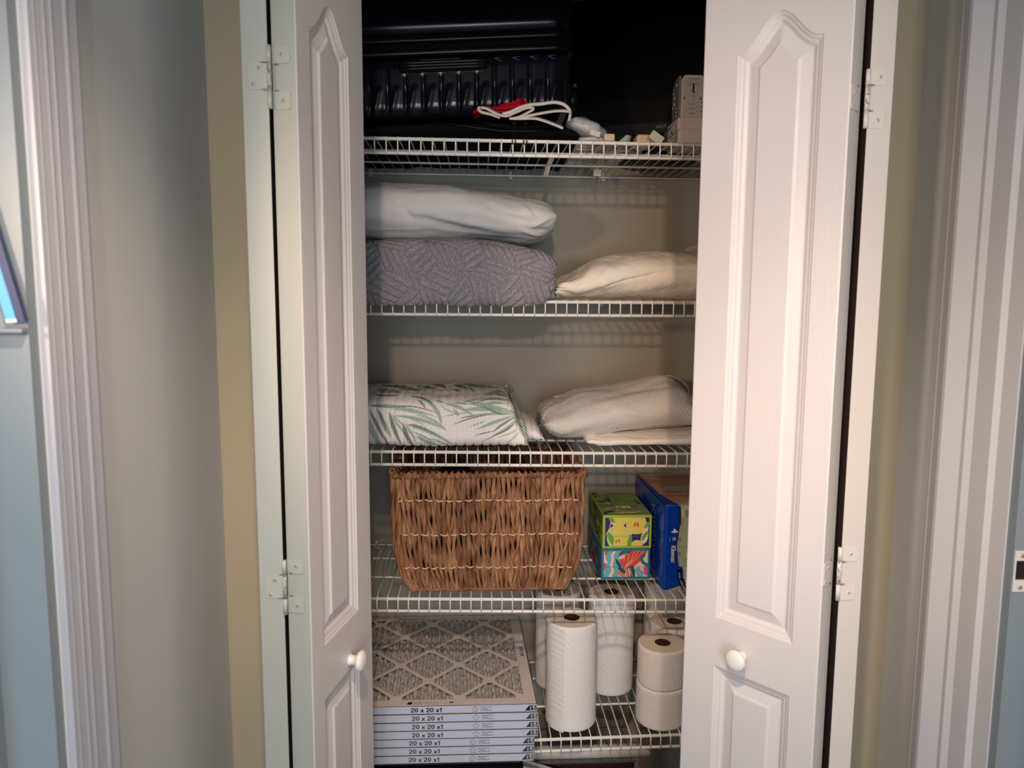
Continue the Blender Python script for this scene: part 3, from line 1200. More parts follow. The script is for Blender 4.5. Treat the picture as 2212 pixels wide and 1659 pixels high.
def cream_disp(U, V, P):
    Z = P[:, :, 2]
    front = P[:, :, 1] < 1.9
    d = 0.003 * fbm(U * 8, V * 10, 11, 3)
    # fan of gathers converging at the left end
    fan = np.clip((0.40 - U) / 0.2, 0, 1)
    ang = np.arctan2(Z - 1.625, U - 0.165)
    d += 0.0026 * fan * np.sin(ang * 22 + 1.5 * np.sin(U * 60)) * front
    # fold line from lower left to the right
    zf = 1.627 + 0.052 * np.clip((U - 0.27) / 0.20, 0, 1)**0.8
    d += np.where(front & (U > 0.25), 0.006 / (1 + np.exp(-(Z - zf) / 0.0016)), 0) * np.clip((U - 0.25) / 0.05, 0, 1)
    d -= 0.003 * np.exp(-((Z - zf + 0.0015) / 0.0022)**2) * np.clip((U - 0.27) / 0.05, 0, 1) * front
    return d


st = []
for px, yt, yb_ in ((1197, 632, 641), (1201, 612, 645), (1212, 604, 647), (1240, 592, 647), (1280, 571, 647), (1330, 556, 647), (1390, 550, 647),
                    (1450, 548, 647), (1510, 549, 647), (1600, 556, 647), (1700, 575, 647)):
    st.append((ax(px, 620, 1.77), az(px, yb_, 1.72) - 0.0005, az(px, yt, 1.87), 1.722, 2.06))
o, _ = loft('folded_sheet', st, 'cream_cotton', 0.003, 2.2, cream_disp, loc=(0.4, 1.9, 1.604))
tag(o, 'cream cotton comforter folded on the shelf, right of the grey blanket', 'bedding')
# crumpled clear bag behind it
bm = bmesh.new()
bmesh.ops.create_icosphere(bm, subdivisions=4, radius=1)
for v in bm.verts:
    n_ = noise.noise(v.co * 3.1) * 0.35
    v.co = v.co * (1 + n_)
    v.co = Vector((0.60 + v.co.x * 0.045, 1.97 + v.co.y * 0.05, 1.732 + v.co.z * 0.018))
me = bpy.data.meshes.new('plastic_bag'); bm.to_mesh(me); bm.free()
me.materials.append(MATS['clear_plastic'])
o = bpy.data.objects.new('plastic_bag', me); COL.objects.link(o)
tag(o, 'small crumpled clear plastic bag on top of the cream bedding', 'bag')

# ---- leaf quilt (shelf 3 left)
CROP = 5.267


def leafc(pts):
    """crop pixel -> (x, v) on the quilt"""
    out = []
    for x, y in pts:
        px, py = 780 + x / CROP, 810 + y / CROP
        X = ax(px, py, 1.725)
        out.append((X, (py - 970)))
    return out


STROKES = [  # p0, ctrl, p1 (crop px), width px, colour
    # left frond: broad dark-teal leaflets
    ((120, 400), (170, 560), (330, 820), 26, 'g1'), ((110, 520), (150, 640), (240, 820), 30, 'g2'),
    ((195, 390), (260, 480), (290, 650), 26, 'g1'), ((250, 490), (300, 600), (350, 720), 30, 'g2'),
    ((340, 450), (370, 600), (470, 820), 30, 'g1'), ((330, 430), (420, 560), (600, 800), 16, 'g3'),
    ((490, 580), (520, 700), (590, 820), 34, 'g1'), ((500, 560), (600, 660), (640, 810), 16, 'g2'),
    ((520, 570), (660, 570), (880, 700), 20, 'g1'), ((400, 470), (620, 470), (760, 620), 12, 'g3'),
    ((420, 470), (700, 480), (980, 640), 26, 'g3'), ((640, 460), (820, 480), (980, 640), 18, 'g3'),
    ((540, 590), (740, 620), (1010, 790), 16, 'g3'), ((590, 650), (700, 690), (860, 790), 10, 'g1'),
    ((340, 440), (440, 500), (620, 740), 7, 'g1'), ((660, 600), (850, 660), (1060, 820), 20, 'g2'),
    ((780, 730), (900, 760), (1000, 830), 16, 'g2'), ((600, 700), (700, 740), (800, 820), 12, 'g2'),
    ((100, 600), (160, 700), (200, 820), 24, 'g2'), ((640, 690), (740, 770), (900, 820), 22, 'g2'),
    # horizontal bands of leaves, mid
    ((105, 350), (300, 370), (520, 360), 16, 'g1'), ((110, 340), (420, 330), (860, 480), 22, 'g3'),
    ((300, 385), (560, 400), (760, 470), 14, 'g3'), ((420, 355), (640, 340), (900, 450), 10, 'g1'),
    ((110, 225), (300, 240), (420, 230), 14, 'g1'), ((110, 170), (260, 180), (430, 200), 30, 'g3'),
    ((110, 120), (400, 120), (640, 190), 24, 'g1'), ((340, 150), (520, 160), (690, 180), 22, 'g3'),
    ((520, 110), (620, 150), (730, 150), 20, 'g3'), ((620, 120), (700, 140), (810, 150), 14, 'g1'),
    ((730, 110), (880, 110), (940, 150), 20, 'g1'), ((1020, 110), (1100, 120), (1200, 150), 26, 'g1'),
    ((1120, 100), (1300, 120), (1540, 140), 22, 'g1'), ((1200, 110), (1240, 150), (1280, 190), 22, 'g3'),
    ((1020, 165), (1080, 170), (1120, 190), 12, 'g1'), ((1290, 110), (1430, 130), (1620, 140), 20, 'g3'),
    # hanging centre leaf
    ((560, 245), (760, 250), (860, 380), 18, 'g1'), ((740, 290), (900, 380), (920, 580), 30, 'g3'),
    ((640, 280), (720, 330), (740, 390), 14, 'g1'), ((850, 290), (900, 300), (940, 320), 12, 'g1'),
    # right frond leaflets radiating from (1760, 440)
    ((1750, 440), (1500, 420), (1230, 320), 22, 'g3'), ((1740, 430), (1500, 350), (1180, 300), 24, 'g3'),
    ((1700, 300), (1450, 230), (1160, 310), 22, 'g3'), ((1660, 250), (1500, 170), (1400, 240), 26, 'g3'),
    ((1650, 290), (1480, 240), (1270, 330), 10, 'g1'), ((1640, 330), (1500, 300), (1370, 350), 18, 'g3'),
    ((1730, 460), (1450, 420), (1130, 500), 20, 'g3'), ((1480, 455), (1240, 480), (1025, 585), 10, 'g1'),
    ((1300, 470), (1220, 480), (1150, 490), 7, 'g1'), ((1420, 530), (1330, 560), (1240, 600), 7, 'g1'),
    ((1740, 470), (1560, 520), (1310, 630), 26, 'g3'), ((1760, 480), (1600, 560), (1500, 660), 18, 'g1'),
    ((1500, 650), (1400, 670), (1300, 700), 10, 'g1'), ((1760, 500), (1650, 650), (1370, 770), 18, 'g3'),
    ((1760, 520), (1700, 640), (1480, 710), 14, 'g1'), ((1790, 620), (1700, 680), (1560, 720), 10, 'g3'),
    ((1790, 660), (1750, 720), (1660, 790), 12, 'g3'), ((1180, 400), (1350, 380), (1600, 400), 34, 'g3'),
    ((960, 330), (1100, 340), (1300, 480), 26, 'g3'), ((1050, 390), (1100, 430), (1110, 480), 22, 'g3'),
    ((1050, 320), (1140, 320), (1250, 340), 8, 'g1'), ((1500, 190), (1640, 160), (1680, 260), 18, 'g3'),
    ((1390, 350), (1500, 440), (1640, 460), 12, 'g1'), ((930, 480), (1100, 440), (1250, 430), 10, 'g3'),
    ((900, 330), (960, 420), (1110, 440), 12, 'g3'),
]
GC = {'g1': rgb(84, 104, 94), 'g2': rgb(126, 158, 146), 'g3': rgb(150, 178, 152)}


def quilt_col(U, V, P):
    C = np.zeros(U.shape + (4,))
    C[..., :] = rgb(250, 242, 236)
    # pixel-row coordinate following the surface from the front bottom upward
    Z, Y = P[:, :, 2], P[:, :, 1]
    zc = 1.6 - Z
    row = 650 + zc / Y * 1570 * 1.0
    row = row - 970
    ok = (Y < 2.03) & ((Z > 1.262) | (Y < 1.74))
    sc = 1.0
    for p0, p1, p2, w, col in STROKES:
        (a, b, c) = leafc([p0, p1, p2])
        t_ = np.linspace(0, 1, 26)
        bx = (1 - t_)**2 * a[0] + 2 * t_ * (1 - t_) * b[0] + t_**2 * c[0]
        by = (1 - t_)**2 * a[1] + 2 * t_ * (1 - t_) * b[1] + t_**2 * c[1]
        # restrict
        m = ok & (U > bx.min() - 0.02) & (U < bx.max() + 0.02)
        uu, rr = U[m], row[m]
        best = np.full(uu.shape, 9.0)
        for i in range(25):
            ax_, ay_, bx_, by_ = bx[i] * 920, by[i], bx[i + 1] * 920, by[i + 1]
            dx, dy = bx_ - ax_, by_ - ay_
            tt_ = np.clip(((uu * 920 - ax_) * dx + (rr - ay_) * dy) / (dx * dx + dy * dy + 1e-9), 0, 1)
            d = np.hypot(uu * 920 - ax_ - tt_ * dx, rr - ay_ - tt_ * dy)
            wloc = 1.55 * w / CROP / 2 * math.sin(PI * min(0.98, max(0.06, (i + 0.5) / 25)))**0.7
            best = np.minimum(best, d / max(wloc, 0.2))
        al = np.clip((1.15 - best) / 0.3, 0, 1)[:, None] * (0.9 if col != 'g2' else 0.8)
        al = al * (0.88 + 0.12 * np.sin(uu * 2600)[:, None])
        C[m] = C[m] * (1 - al) + np.array(GC[col]) * al
    return C


def quilt_disp(U, V, P):
    ch = np.abs(np.mod(U / 0.0208 + 0.4, 1) - 0.5) * 0.0208
    seam = np.exp(-((0.0104 - ch) / 0.0016)**2)
    puff = 0.0016 * np.cos(PI * (0.0104 - ch - 0.0104) / 0.0208)
    d = -0.0020 * seam + 0.7 * puff
    d += 0.0004 * np.sin(V * 900 + 2.5 * np.sin(U * 300) + 3 * fbm(U * 30, V * 30, 4, 2)) * (1 - seam)
    d += 0.003 * fbm(U * 6, V * 7, 21, 2)
    return d


def quilt_fix(P):
    # the folded right end slopes down
    pass


st = []
for px, yt, yb_ in ((560, 832, 966), (700, 829, 968), (800, 828, 968), (900, 827, 968), (1000, 829, 969), (1060, 831, 969), (1088, 833, 969),
                    (1096, 838, 968), (1104, 852, 967), (1112, 878, 965), (1122, 905, 962), (1130, 925, 958)):
    sh = 0 if px < 1090 else (px - 1090) / 40
    ytop_Y = 2.0 - 0.16 * min(1, sh)
    st.append((ax(px, 900, 1.76), az(px, 970, 1.715) + 0.0010 + (0.01 * sh if sh > 0.6 else 0), az(px, yt, ytop_Y), 1.704, 2.05 - 0.15 * sh))
qo, _ = loft('leaf_quilt', st, 'leaf_print', 0.0017, 5.0, quilt_disp, colfn=quilt_col, loc=(-0.1, 1.9, 1.247))
tag(qo, 'white quilt printed with green palm leaves, folded on the shelf above the basket', 'quilt')
# lower folded flap at its right end
st = []
for px, yt, yb_ in ((1085, 880, 968), (1110, 885, 966), (1130, 892, 962), (1146, 898, 960), (1160, 907, 958), (1168, 918, 954), (1172, 930, 948), (1173, 938, 943)):
    st.append((ax(px, 930, 1.77), az(px, yb_, 1.745) + 0.001, az(px, yt, 1.85), 1.742, 1.99))
fo, _ = loft('folded_flap', st, 'leaf_print', 0.0022, 2.3, quilt_disp, colfn=quilt_col)
fo.parent = qo; fo.location = -Vector(qo.location)
# striped binding edge
mb = MB()
bp = [(1093, 834, 1.99), (1103, 838, 1.97), (1107, 856, 1.90), (1115, 880, 1.82), (1124, 904, 1.76), (1131, 925, 1.735), (1135, 945, 1.722), (1134, 962, 1.716)]
pts = [tuple(at(a, b, c - 0.004)) for a, b, c in bp]
cs = catmull
T = np.linspace(0, len(pts) - 1, 60)
PP = np.stack([np.interp(T, range(len(pts)), [p[i] for p in pts]) for i in range(3)], 1)
mb.tube([tuple(p) for p in PP], [0.0065 + 0.001 * math.sin(i * 0.9) for i in range(60)], 'stripe_binding', 12)
b2 = mb.build('binding'); b2.parent = qo; b2.location = -Vector(qo.location)
b2['label'] = 'green and white striped binding along the folded edge'

# ---- white terry towel


def towel_disp(U, V, P):
    Z, Y = P[:, :, 2], P[:, :, 1]
    d = 0.004 * fbm(U * 6, V * 8, 31, 2)
    d += 0.0011 * fbm(U * 160, V * 160, 32, 2) + 0.0006 * fbm(U * 420, V * 420, 33, 1)
    # stacked layer edges on the left
    s = U + 0.10 * (Z - 1.28)
    for x0, a in ((0.176, 0.003), (0.1875, 0.003), (0.2, 0.0028)):
        d += a / (1 + np.exp((s - x0) / -0.0007)) - a * 0.6
    d += crease(U, Z, 0.32, 1.372, 0.55, 1.392, 0.005, -0.004)
    d += crease(U, Z, 0.33, 1.345, 0.40, 1.325, 0.012, 0.004)
    return d


st = []
for k in range(8, 0, -1):
    a_ = PI / 2 * k / 8
    px = 1206 - 36 * math.sin(a_)
    c = max(0.16, math.cos(a_))**0.6
    m_, h_ = 910, 46 * c
    st.append((ax(px, 900, 1.79), max(az(px, m_ + h_, 1.745), 1.2465), az(px, m_ - h_, 1.93 - 0.09 * (1 - c)), 1.735 + 0.03 * (1 - c), 2.04 - 0.1 * (1 - c)))
for px, yt, yb_ in ((1206, 864, 956), (1250, 847, 958), (1300, 837, 955), (1350, 828, 950),
                    (1400, 818, 947), (1445, 812, 944), (1470, 820, 941), (1490, 838, 937), (1540, 862, 930), (1600, 900, 922)):
    st.append((ax(px, 900, 1.79), az(px, yb_, 1.745) + 0.007 if px > 1290 else max(az(px, yb_, 1.745), 1.2465), az(px, yt, 1.93), 1.735, 2.04))
tw, _ = loft('bath_towel', st, 'terry', 0.0024, 2.0, towel_disp, loc=(0.4, 1.9, 1.25))
tag(tw, 'thick white terry towel rolled beside the leaf quilt', 'towel')
mb = MB()
for off, r_ in ((0.0, 0.0028),):
    pts = []
    for px, y, Y in ((1196, 857, 1.95), (1250, 846, 1.925), (1300, 836, 1.92), (1350, 827, 1.92), (1400, 817, 1.92), (1446, 811, 1.92), (1468, 819, 1.915), (1486, 835, 1.90), (1490, 852, 1.86)):
        pts.append(tuple(at(px, y + 1, Y)))
    mb.tube(pts, r_, 'terry_hem', 8)
o = mb.build('hem'); o.parent = tw; o.location = -Vector(tw.location)

# ---- white sheet under the towel
def sheet_disp(U, V, P):
    Z = P[:, :, 2]
    d = 0.0012 * fbm(U * 14, V * 25, 41, 2)
    for k, zz_ in enumerate((1.2455, 1.2505, 1.2555)):
        d += -0.0016 * np.exp(-((Z - zz_ - 0.002 * np.sin(U * 30 + k)) / 0.0011)**2)
    return d


st = []
for px, yt, yb_ in ((1268, 950, 956), (1273, 944, 963), (1284, 941, 966), (1300, 942, 965), (1350, 941, 963), (1400, 940, 962), (1450, 938, 962), (1500, 936, 962), (1620, 934, 962)):
    st.append((ax(px, 955, 1.73), az(px, yb_, 1.735) if px < 1290 else 1.2425, az(px, yt, 1.74), 1.730, 2.00))
o, _ = loft('flat_sheet', st, 'sheet_cotton', 0.0022, 2.6, sheet_disp, loc=(0.45, 1.87, 1.243))
tag(o, 'thin white cotton sheet folded flat beneath the terry towel', 'bedding')
# small grey tassel/cloth end behind the towel
st = [(0.172, 1.300, 1.306, 1.90, 1.93), (0.182, 1.296, 1.318, 1.895, 1.935), (0.192, 1.300, 1.326, 1.89, 1.935), (0.205, 1.30, 1.330, 1.89, 1.935)]
o, _ = loft('cloth_end', st, 'plastic_grey', 0.003, 2.0, lambda U, V, P: 0.002 * fbm(U * 50, V * 50, 8, 2))
o.parent = tw; o.location = -Vector(tw.location)
o['label'] = 'crumpled grey corner sticking out behind the towel'


# ================================================================== wicker basket
BK = empty('wicker_basket', (0.03, 1.91, 0.885), 'brown woven water-hyacinth basket standing under the leaf quilt shelf', 'basket')
BZT, BZB = 1.177, 0.883
BXT, BXB = (-0.203, 0.261), (-0.163, 0.222)
BYF, BYBK = 1.740, 2.060


def bx_lim(z):
    """left and right outline of the basket at height z (rounded lower corners)"""
    t_ = (z - BZB) / (BZT - BZB)
    f = 1 - (1 - min(1, t_ / 0.55))**2.4
    return BXB[0] + (BXT[0] - BXB[0]) * f, BXB[1] + (BXT[1] - BXB[1]) * f


def strand(mb, path, r0, rng, res=0.0045, tint=None, n=10, flat=0.74):
    """twisted, slightly flattened strand along a polyline"""
    path = [Vector(p) for p in path]
    L = [0]
    for a, b in zip(path, path[1:]):
        L.append(L[-1] + (b - a).length)
    m = max(6, int(L[-1] / res))
    tw0, rate = rng.uniform(0, PI), rng.choice([1, 1, 1, 1, 1, -1]) * rng.uniform(0.9, 1.6) * 2 * PI / 0.17
    ph = rng.uniform(0, 6.28)
    vs, fs, uv, cols = [], [], [], []
    up = Vector((0.0, 1.0, 0.0))
    u_off = rng.uniform(0, 50)
    for i in range(m):
        s_ = L[-1] * i / (m - 1)
        j = max(0, min(len(L) - 2, next((k for k in range(len(L) - 1) if L[k + 1] >= s_ - 1e-9), len(L) - 2)))
        f = (s_ - L[j]) / max(1e-9, L[j + 1] - L[j])
        p = path[j].lerp(path[j + 1], f)
        d = (path[j + 1] - path[j]).normalized()
        if abs(d.dot(up)) > 0.95:
            up2 = Vector((1, 0, 0))
        else:
            up2 = up
        sd = d.cross(up2).normalized()
        u2 = sd.cross(d).normalized()
        a0 = tw0 + rate * s_
        rr = r0 * (1 + 0.07 * math.sin(s_ * 70 + ph) + 0.04 * math.sin(s_ * 210 + 2 * ph))
        for k in range(n):
            a = 2 * PI * k / n
            x, y = math.cos(a) * rr * 1.12, math.sin(a) * rr * flat
            # notch gives the two-ply look
            g = 1 - 0.22 * math.exp(-((a - PI * 0.5) / 0.45)**2) - 0.22 * math.exp(-((a - PI * 1.5) / 0.45)**2)
            x, y = x * g, y * g
            c, sn = math.cos(a0), math.sin(a0)
            X_, Y_ = x * c - y * sn, x * sn + y * c
            vs.append(p + sd * X_ + u2 * Y_)
    for i in range(m - 1):
        for k in range(n):
            k2 = (k + 1) % n
            fs.append((i * n + k, i * n + k2, (i + 1) * n + k2, (i + 1) * n + k))
            s0, s1 = L[-1] * i / (m - 1), L[-1] * (i + 1) / (m - 1)
            uv.append(((u_off + k * 0.35, s0), (u_off + (k + 1) * 0.35, s0), (u_off + (k + 1) * 0.35, s1), (u_off + k * 0.35, s1)))
    fs.append(tuple(range(n - 1, -1, -1))); uv.append(tuple((0, 0) for _ in range(n)))
    fs.append(tuple((m - 1) * n + k for k in range(n))); uv.append(tuple((0, 0) for _ in range(n)))
    mb.add(vs, fs, 'hyacinth', True, uv)
    tc = tint or rng.choice([(1, 0.97, 0.92), (0.55, 0.48, 0.50), (0.9, 0.82, 0.76), (0.42, 0.34, 0.34), (1, 0.92, 0.80), (0.75, 0.68, 0.64), (0.62, 0.5, 0.42)])
    mb.tints = getattr(mb, 'tints', []) + [(len(vs), tc)]


def finish(mb, name, parent):
    o = mb.build(name, parent)
    if getattr(mb, 'tints', None):
        ca = o.data.color_attributes.new('tint', 'FLOAT_COLOR', 'POINT')
        arr = []
        for n, c in mb.tints:
            arr += [c[0], c[1], c[2], 1.0] * n
        arr += [1.0] * (len(o.data.vertices) * 4 - len(arr))
        ca.data.foreach_set('color', arr)
    return o


rng = random.Random(7)


def wall_panel(name, kind, ns):
    mb = MB()
    for i in range(ns):
        f = (i + 0.5) / ns
        path = []
        w = rng.uniform(-0.0010, 0.0010)
        w = w + 0.0
        for k in range(15):
            z = BZT - (BZT - BZB) * k / 14
            t_ = (z - BZB) / (BZT - BZB)
            inn = 0.016 * (1 - t_)**1.5
            weave = 0.0013 * math.sin(PI * (k / 3.5 + i))
            if kind in ('front', 'back'):
                l, r = bx_lim(z)
                l0, r0 = bx_lim(BZT)
                x0 = l0 + 0.006 + (r0 - l0 - 0.012) * f
                x1 = l + 0.006 + (r - l - 0.012) * f
                x = 0.45 * x0 + 0.55 * x1
                lim = min(max(x, l + 0.006), r - 0.006)
                x = lim + w * math.sin(k * 0.7 + i)
                y = BYF + inn + weave if kind == 'front' else BYBK - inn + weave
                path.append((x, y, z))
            else:
                l, r = bx_lim(z)
                x = l + 0.003 if kind == 'left' else r - 0.003
                y = BYF + 0.012 + (BYBK - BYF - 0.024) * f
                path.append((x + weave * 0.8, y, z))
        strand(mb, path, 0.0071 if kind == 'front' else 0.0068, rng, 0.0042 if kind == 'front' else 0.008)
    finish(mb, name, BK)


wall_panel('front_panel', 'front', 37)
wall_panel('back_panel', 'back', 34)
wall_panel('side_panel', 'left', 24)
wall_panel('side_panel', 'right', 24)
# rim: wrapped knots over a rod
for (p0, p1, nm, nk) in (((BXT[0], BYF, BZT), (BXT[1], BYF, BZT), 'rim', 31), ((BXT[0], BYBK, BZT), (BXT[1], BYBK, BZT), 'rim', 34),
                         ((BXT[0], BYF, BZT), (BXT[0], BYBK, BZT + 0.004), 'rim', 22), ((BXT[1], BYF, BZT), (BXT[1], BYBK, BZT + 0.004), 'rim', 22)):
    mb = MB()
    a, b = Vector(p0), Vector(p1)
    strand(mb, [a.lerp(b, t_ / 10) for t_ in range(11)], 0.0058, rng, 0.006, (0.8, 0.7, 0.65))
    d = (b - a).normalized()
    for i in range(nk):
        c = a.lerp(b, (i + 0.5) / nk)
        path = []
        rr = 0.0066 + rng.uniform(-0.001, 0.0015)
        tilt = rng.uniform(-0.006, 0.006)
        sd = Vector((0, 1, 0)) if abs(d.x) > 0.5 else Vector((1, 0, 0))
        for k in range(9):
            a_ = -0.8 + k / 8 * (PI + 1.6)
            path.append(c + sd * (-math.cos(a_) * rr) + Vector((0, 0, math.sin(a_) * rr)) + d * (tilt * (k / 8 - 0.5)))
        strand(mb, path, 0.0054 + rng.uniform(-0.0008, 0.0014), rng, 0.0035, None, 7, 0.7)
    finish(mb, nm, BK)
# corner posts
for sx in (0, 1):
    for yy in (BYF + 0.001, BYBK - 0.001):
        mb = MB()
        path = []
        for k in range(16):
            z = BZT + 0.012 - (BZT + 0.012 - BZB) * k / 15
            l, r = bx_lim(min(z, BZT))
            x = (l - 0.001) if sx == 0 else (r + 0.001)
            path.append((x, yy + 0.014 * max(0.0, 1 - (z - BZB) / (BZT - BZB))**1.5, z))
        strand(mb, path, 0.0060, rng, 0.005, (0.75, 0.62, 0.56))
        # curled ends at the top corner
        c = Vector(path[0])
        loop = [c + Vector((0.006 * math.cos(t_), -0.004, 0.008 * math.sin(t_))) for t_ in [k * 0.55 for k in range(12)]]
        strand(mb, loop, 0.0030, rng, 0.003, (0.9, 0.8, 0.7), 6)
        loop = [c + Vector((0.009 * math.cos(t_) * (1 if sx else -1), 0.006 * math.sin(t_), -0.006 + 0.0035 * k)) for k, t_ in enumerate([k * 0.6 for k in range(6)])]
        strand(mb, loop, 0.0034, rng, 0.003, (0.85, 0.7, 0.6), 6)
        finish(mb, 'corner_post', BK)
# centre rib of thin wound cane, bottom braid and pale horizontal rods
mb = MB()
xc_ = 0.5 * (BXT[0] + BXT[1])
strand(mb, [(xc_ - 0.006 * (k / 9), BYF - 0.0045 + 0.016 * (k / 9)**1.5, BZT - 0.005 - (BZT - BZB - 0.01) * k / 9) for k in range(10)], 0.0030, rng, 0.004, (0.95, 0.8, 0.66))
finish(mb, 'centre_rib', BK)
mb = MB()
for i in range(34):
    x = BXB[0] + (BXB[1] - BXB[0]) * (i + 0.5) / 34
    y = BYF + 0.014
    strand(mb, [(x - 0.008, y, BZB + 0.004), (x, y - 0.005, BZB - 0.001), (x + 0.008, y + 0.002, BZB + 0.003)], 0.0046, rng, 0.003, (0.75, 0.6, 0.52), 7)
strand(mb, [(BXB[0], BYBK - 0.015, BZB), (BXB[1], BYBK - 0.015, BZB)], 0.006, rng, 0.01)
finish(mb, 'bottom_edge', BK)
mb = MB()
for i in range(26):
    y = BYF + 0.02 + (BYBK - BYF - 0.04) * i / 25
    strand(mb, [(BXB[0] + 0.004, y, BZB + 0.001), (BXB[1] - 0.004, y, BZB + 0.001)], 0.0064, rng, 0.02, None, 6)
finish(mb, 'base', BK)
for q_, z in enumerate((1.115, 1.028, 0.942)):
    t_ = (z - BZB) / (BZT - BZB)
    inn = 0.016 * (1 - t_)**1.5
    l, r = bx_lim(z)
    for yy, s_ in ((BYF + inn, -1), (BYBK - inn, -1)):
        mb = MB()
        n = 74
        pts = []
        for k in range(n + 1):
            f = k / n
            x = l + 0.010 + (r - l - 0.020) * f
            # weaves in front of every second strand
            ph = f * 37 - 0.5
            pts.append((x, yy + s_ * 0.0066 * math.cos(PI * (ph + q_)) - 0.0052, z + 0.0012 * math.sin(k * 0.21 + q_)))
        mb.tube(pts, 0.0020, 'rattan_pale', 8)
        mb.build('cane_rod', BK)
# dark things inside
st = []
for x, zt in ((-0.17, 1.06), (-0.12, 1.13), (-0.05, 1.155), (0.02, 1.12), (0.10, 1.14), (0.18, 1.12), (0.225, 1.05)):
    st.append((x, 0.90, zt, 1.80, 2.03))
o, _ = loft('cloth_bundle', st, 'dark_cloth', 0.008, 2.6, lambda U, V, P: 0.012 * fbm(U * 9, V * 9, 77, 3), loc=(0.03, 1.92, 0.90))
tag(o, 'dark maroon cloth bundle lying inside the wicker basket', 'cloth')


# ================================================================== tissue boxes
def clip_poly(poly, w, h):
    def cl(pts, inside, inter):
        out = []
        for i in range(len(pts)):
            a, b = pts[i - 1], pts[i]
            ia, ib = inside(a), inside(b)
            if ib:
                if not ia:
                    out.append(inter(a, b))
                out.append(b)
            elif ia:
                out.append(inter(a, b))
        return out

    def ix(c):
        return lambda a, b: (c, a[1] + (b[1] - a[1]) * (c - a[0]) / (b[0] - a[0]))

    def iy(c):
        return lambda a, b: (a[0] + (b[0] - a[0]) * (c - a[1]) / (b[1] - a[1]), c)
    for ins, it in ((lambda p: p[0] >= 0, ix(0)), (lambda p: p[0] <= w, ix(w)), (lambda p: p[1] >= 0, iy(0)), (lambda p: p[1] <= h, iy(h))):
        if not poly:
            return []
        poly = cl(poly, ins, it)
    return poly


def ell(cx_, cy_, rx, ry, n=28, rot=0.0, e=2.0):
    out = []
    for k in range(n):
        a = 2 * PI * k / n
        x = rx * math.copysign(abs(math.cos(a))**(2 / e), math.cos(a))
        y = ry * math.copysign(abs(math.sin(a))**(2 / e), math.sin(a))
        out.append((cx_ + x * math.cos(rot) - y * math.sin(rot), cy_ + x * math.sin(rot) + y * math.cos(rot)))
    return out


def blade(x0, y0, x1, y1, w, bend=0.0, n=10):
    """leaf-shaped polygon"""
    dx, dy = x1 - x0, y1 - y0
    L = math.hypot(dx, dy)
    nx_, ny_ = -dy / L, dx / L
    a, b = [], []
    for k in range(n + 1):
        t_ = k / n
        c = (x0 + dx * t_ + nx_ * bend * math.sin(PI * t_), y0 + dy * t_ + ny_ * bend * math.sin(PI * t_))
        hw = w / 2 * math.sin(PI * t_)
        a.append((c[0] + nx_ * hw, c[1] + ny_ * hw))
        b.append((c[0] - nx_ * hw, c[1] - ny_ * hw))
    return a + b[::-1][1:-1]


def stroke(pts, w):
    a, b = [], []
    for i, p in enumerate(pts):
        q0, q1 = pts[max(0, i - 1)], pts[min(len(pts) - 1, i + 1)]
        dx, dy = q1[0] - q0[0], q1[1] - q0[1]
        L = math.hypot(dx, dy) or 1
        a.append((p[0] - dy / L * w / 2, p[1] + dx / L * w / 2))
        b.append((p[0] + dy / L * w / 2, p[1] - dx / L * w / 2))
    return a + b[::-1]


def fan(poly):
    """centroid fan so that concave outlines still fill well enough"""
    from mathutils.geometry import tessellate_polygon
    tris = tessellate_polygon([[Vector((x, y, 0)) for x, y in poly]])
    return tris


def decal(mb, shapes, w, h, xf, lift=0.00012, start=0.0002):
    d = start
    for mat, poly in shapes:
        pl = clip_poly(list(poly), w, h)
        if len(pl) < 3:
            continue
        tr = fan(pl)
        mb.add([xf(x, y, d) for x, y in pl], [tuple(t_) for t_ in tr], mat)
        d += lift


def pear_art(w, h, seed=0):
    """units metres; face w x h"""
    S = []
    k = w / 100.0
    P = lambda pts: [(x * k, y * k) for x, y in pts]
    S.append(('ink_purple', P([(0, 0), (100, 0), (100, 100), (0, 100)])))
    S.append(('ink_pear', P(ell(30, 66, 21, 22))))
    S.append(('ink_pear', P(ell(70, 50, 23, 23, e=2.5))))
    S.append(('ink_peargreen', P(ell(30, 20, 26, 30))))
    S.append(('ink_pear', P(ell(33, 20, 20, 30))))
    S.append(('ink_cream', P(blade(98, 50, 80, 0, 12))))
    S.append(('ink_leafgreen', P(blade(4, 34, 18, 0, 12, 3))))
    S.append(('ink_leafgreen', P(blade(52, -6, 60, 28, 10))))
    S.append(('ink_peargreen', P(blade(50, 26, 64, 33, 9))))
    S.append(('ink_leafgreen', P(blade(82, 12, 98, 36, 12, -2))))
    S.append(('ink_cream', P(blade(84, 2, 97, 28, 7, -2))))
    S.append(('ink_pear', P(ell(72, 2, 13, 12))))
    S.append(('ink_leafgreen', P(blade(8, 72, 22, 54, 9, -2))))
    S.append(('ink_cream', P(stroke([(2, 26), (10, 42), (12, 54)], 1.5))))
    S.append(('ink_cream', P(stroke([(88, 52), (98, 54)], 2))))
    S.append(('ink_leafgreen', P(blade(88, 40, 100, 56, 8))))
    S.append(('ink_seed', P(blade(65, 44, 68, 56, 5))))
    S.append(('ink_seed', P(blade(75, 44, 71, 56, 5))))
    S.append(('ink_seed', P(blade(24, 6, 27, 16, 4))))
    S.append(('ink_seed', P(blade(33, 8, 30, 17, 4))))
    S.append(('ink_leafgreen', P(stroke([(0, 23.3), (100, 23.3)], 0.6))))
    return S


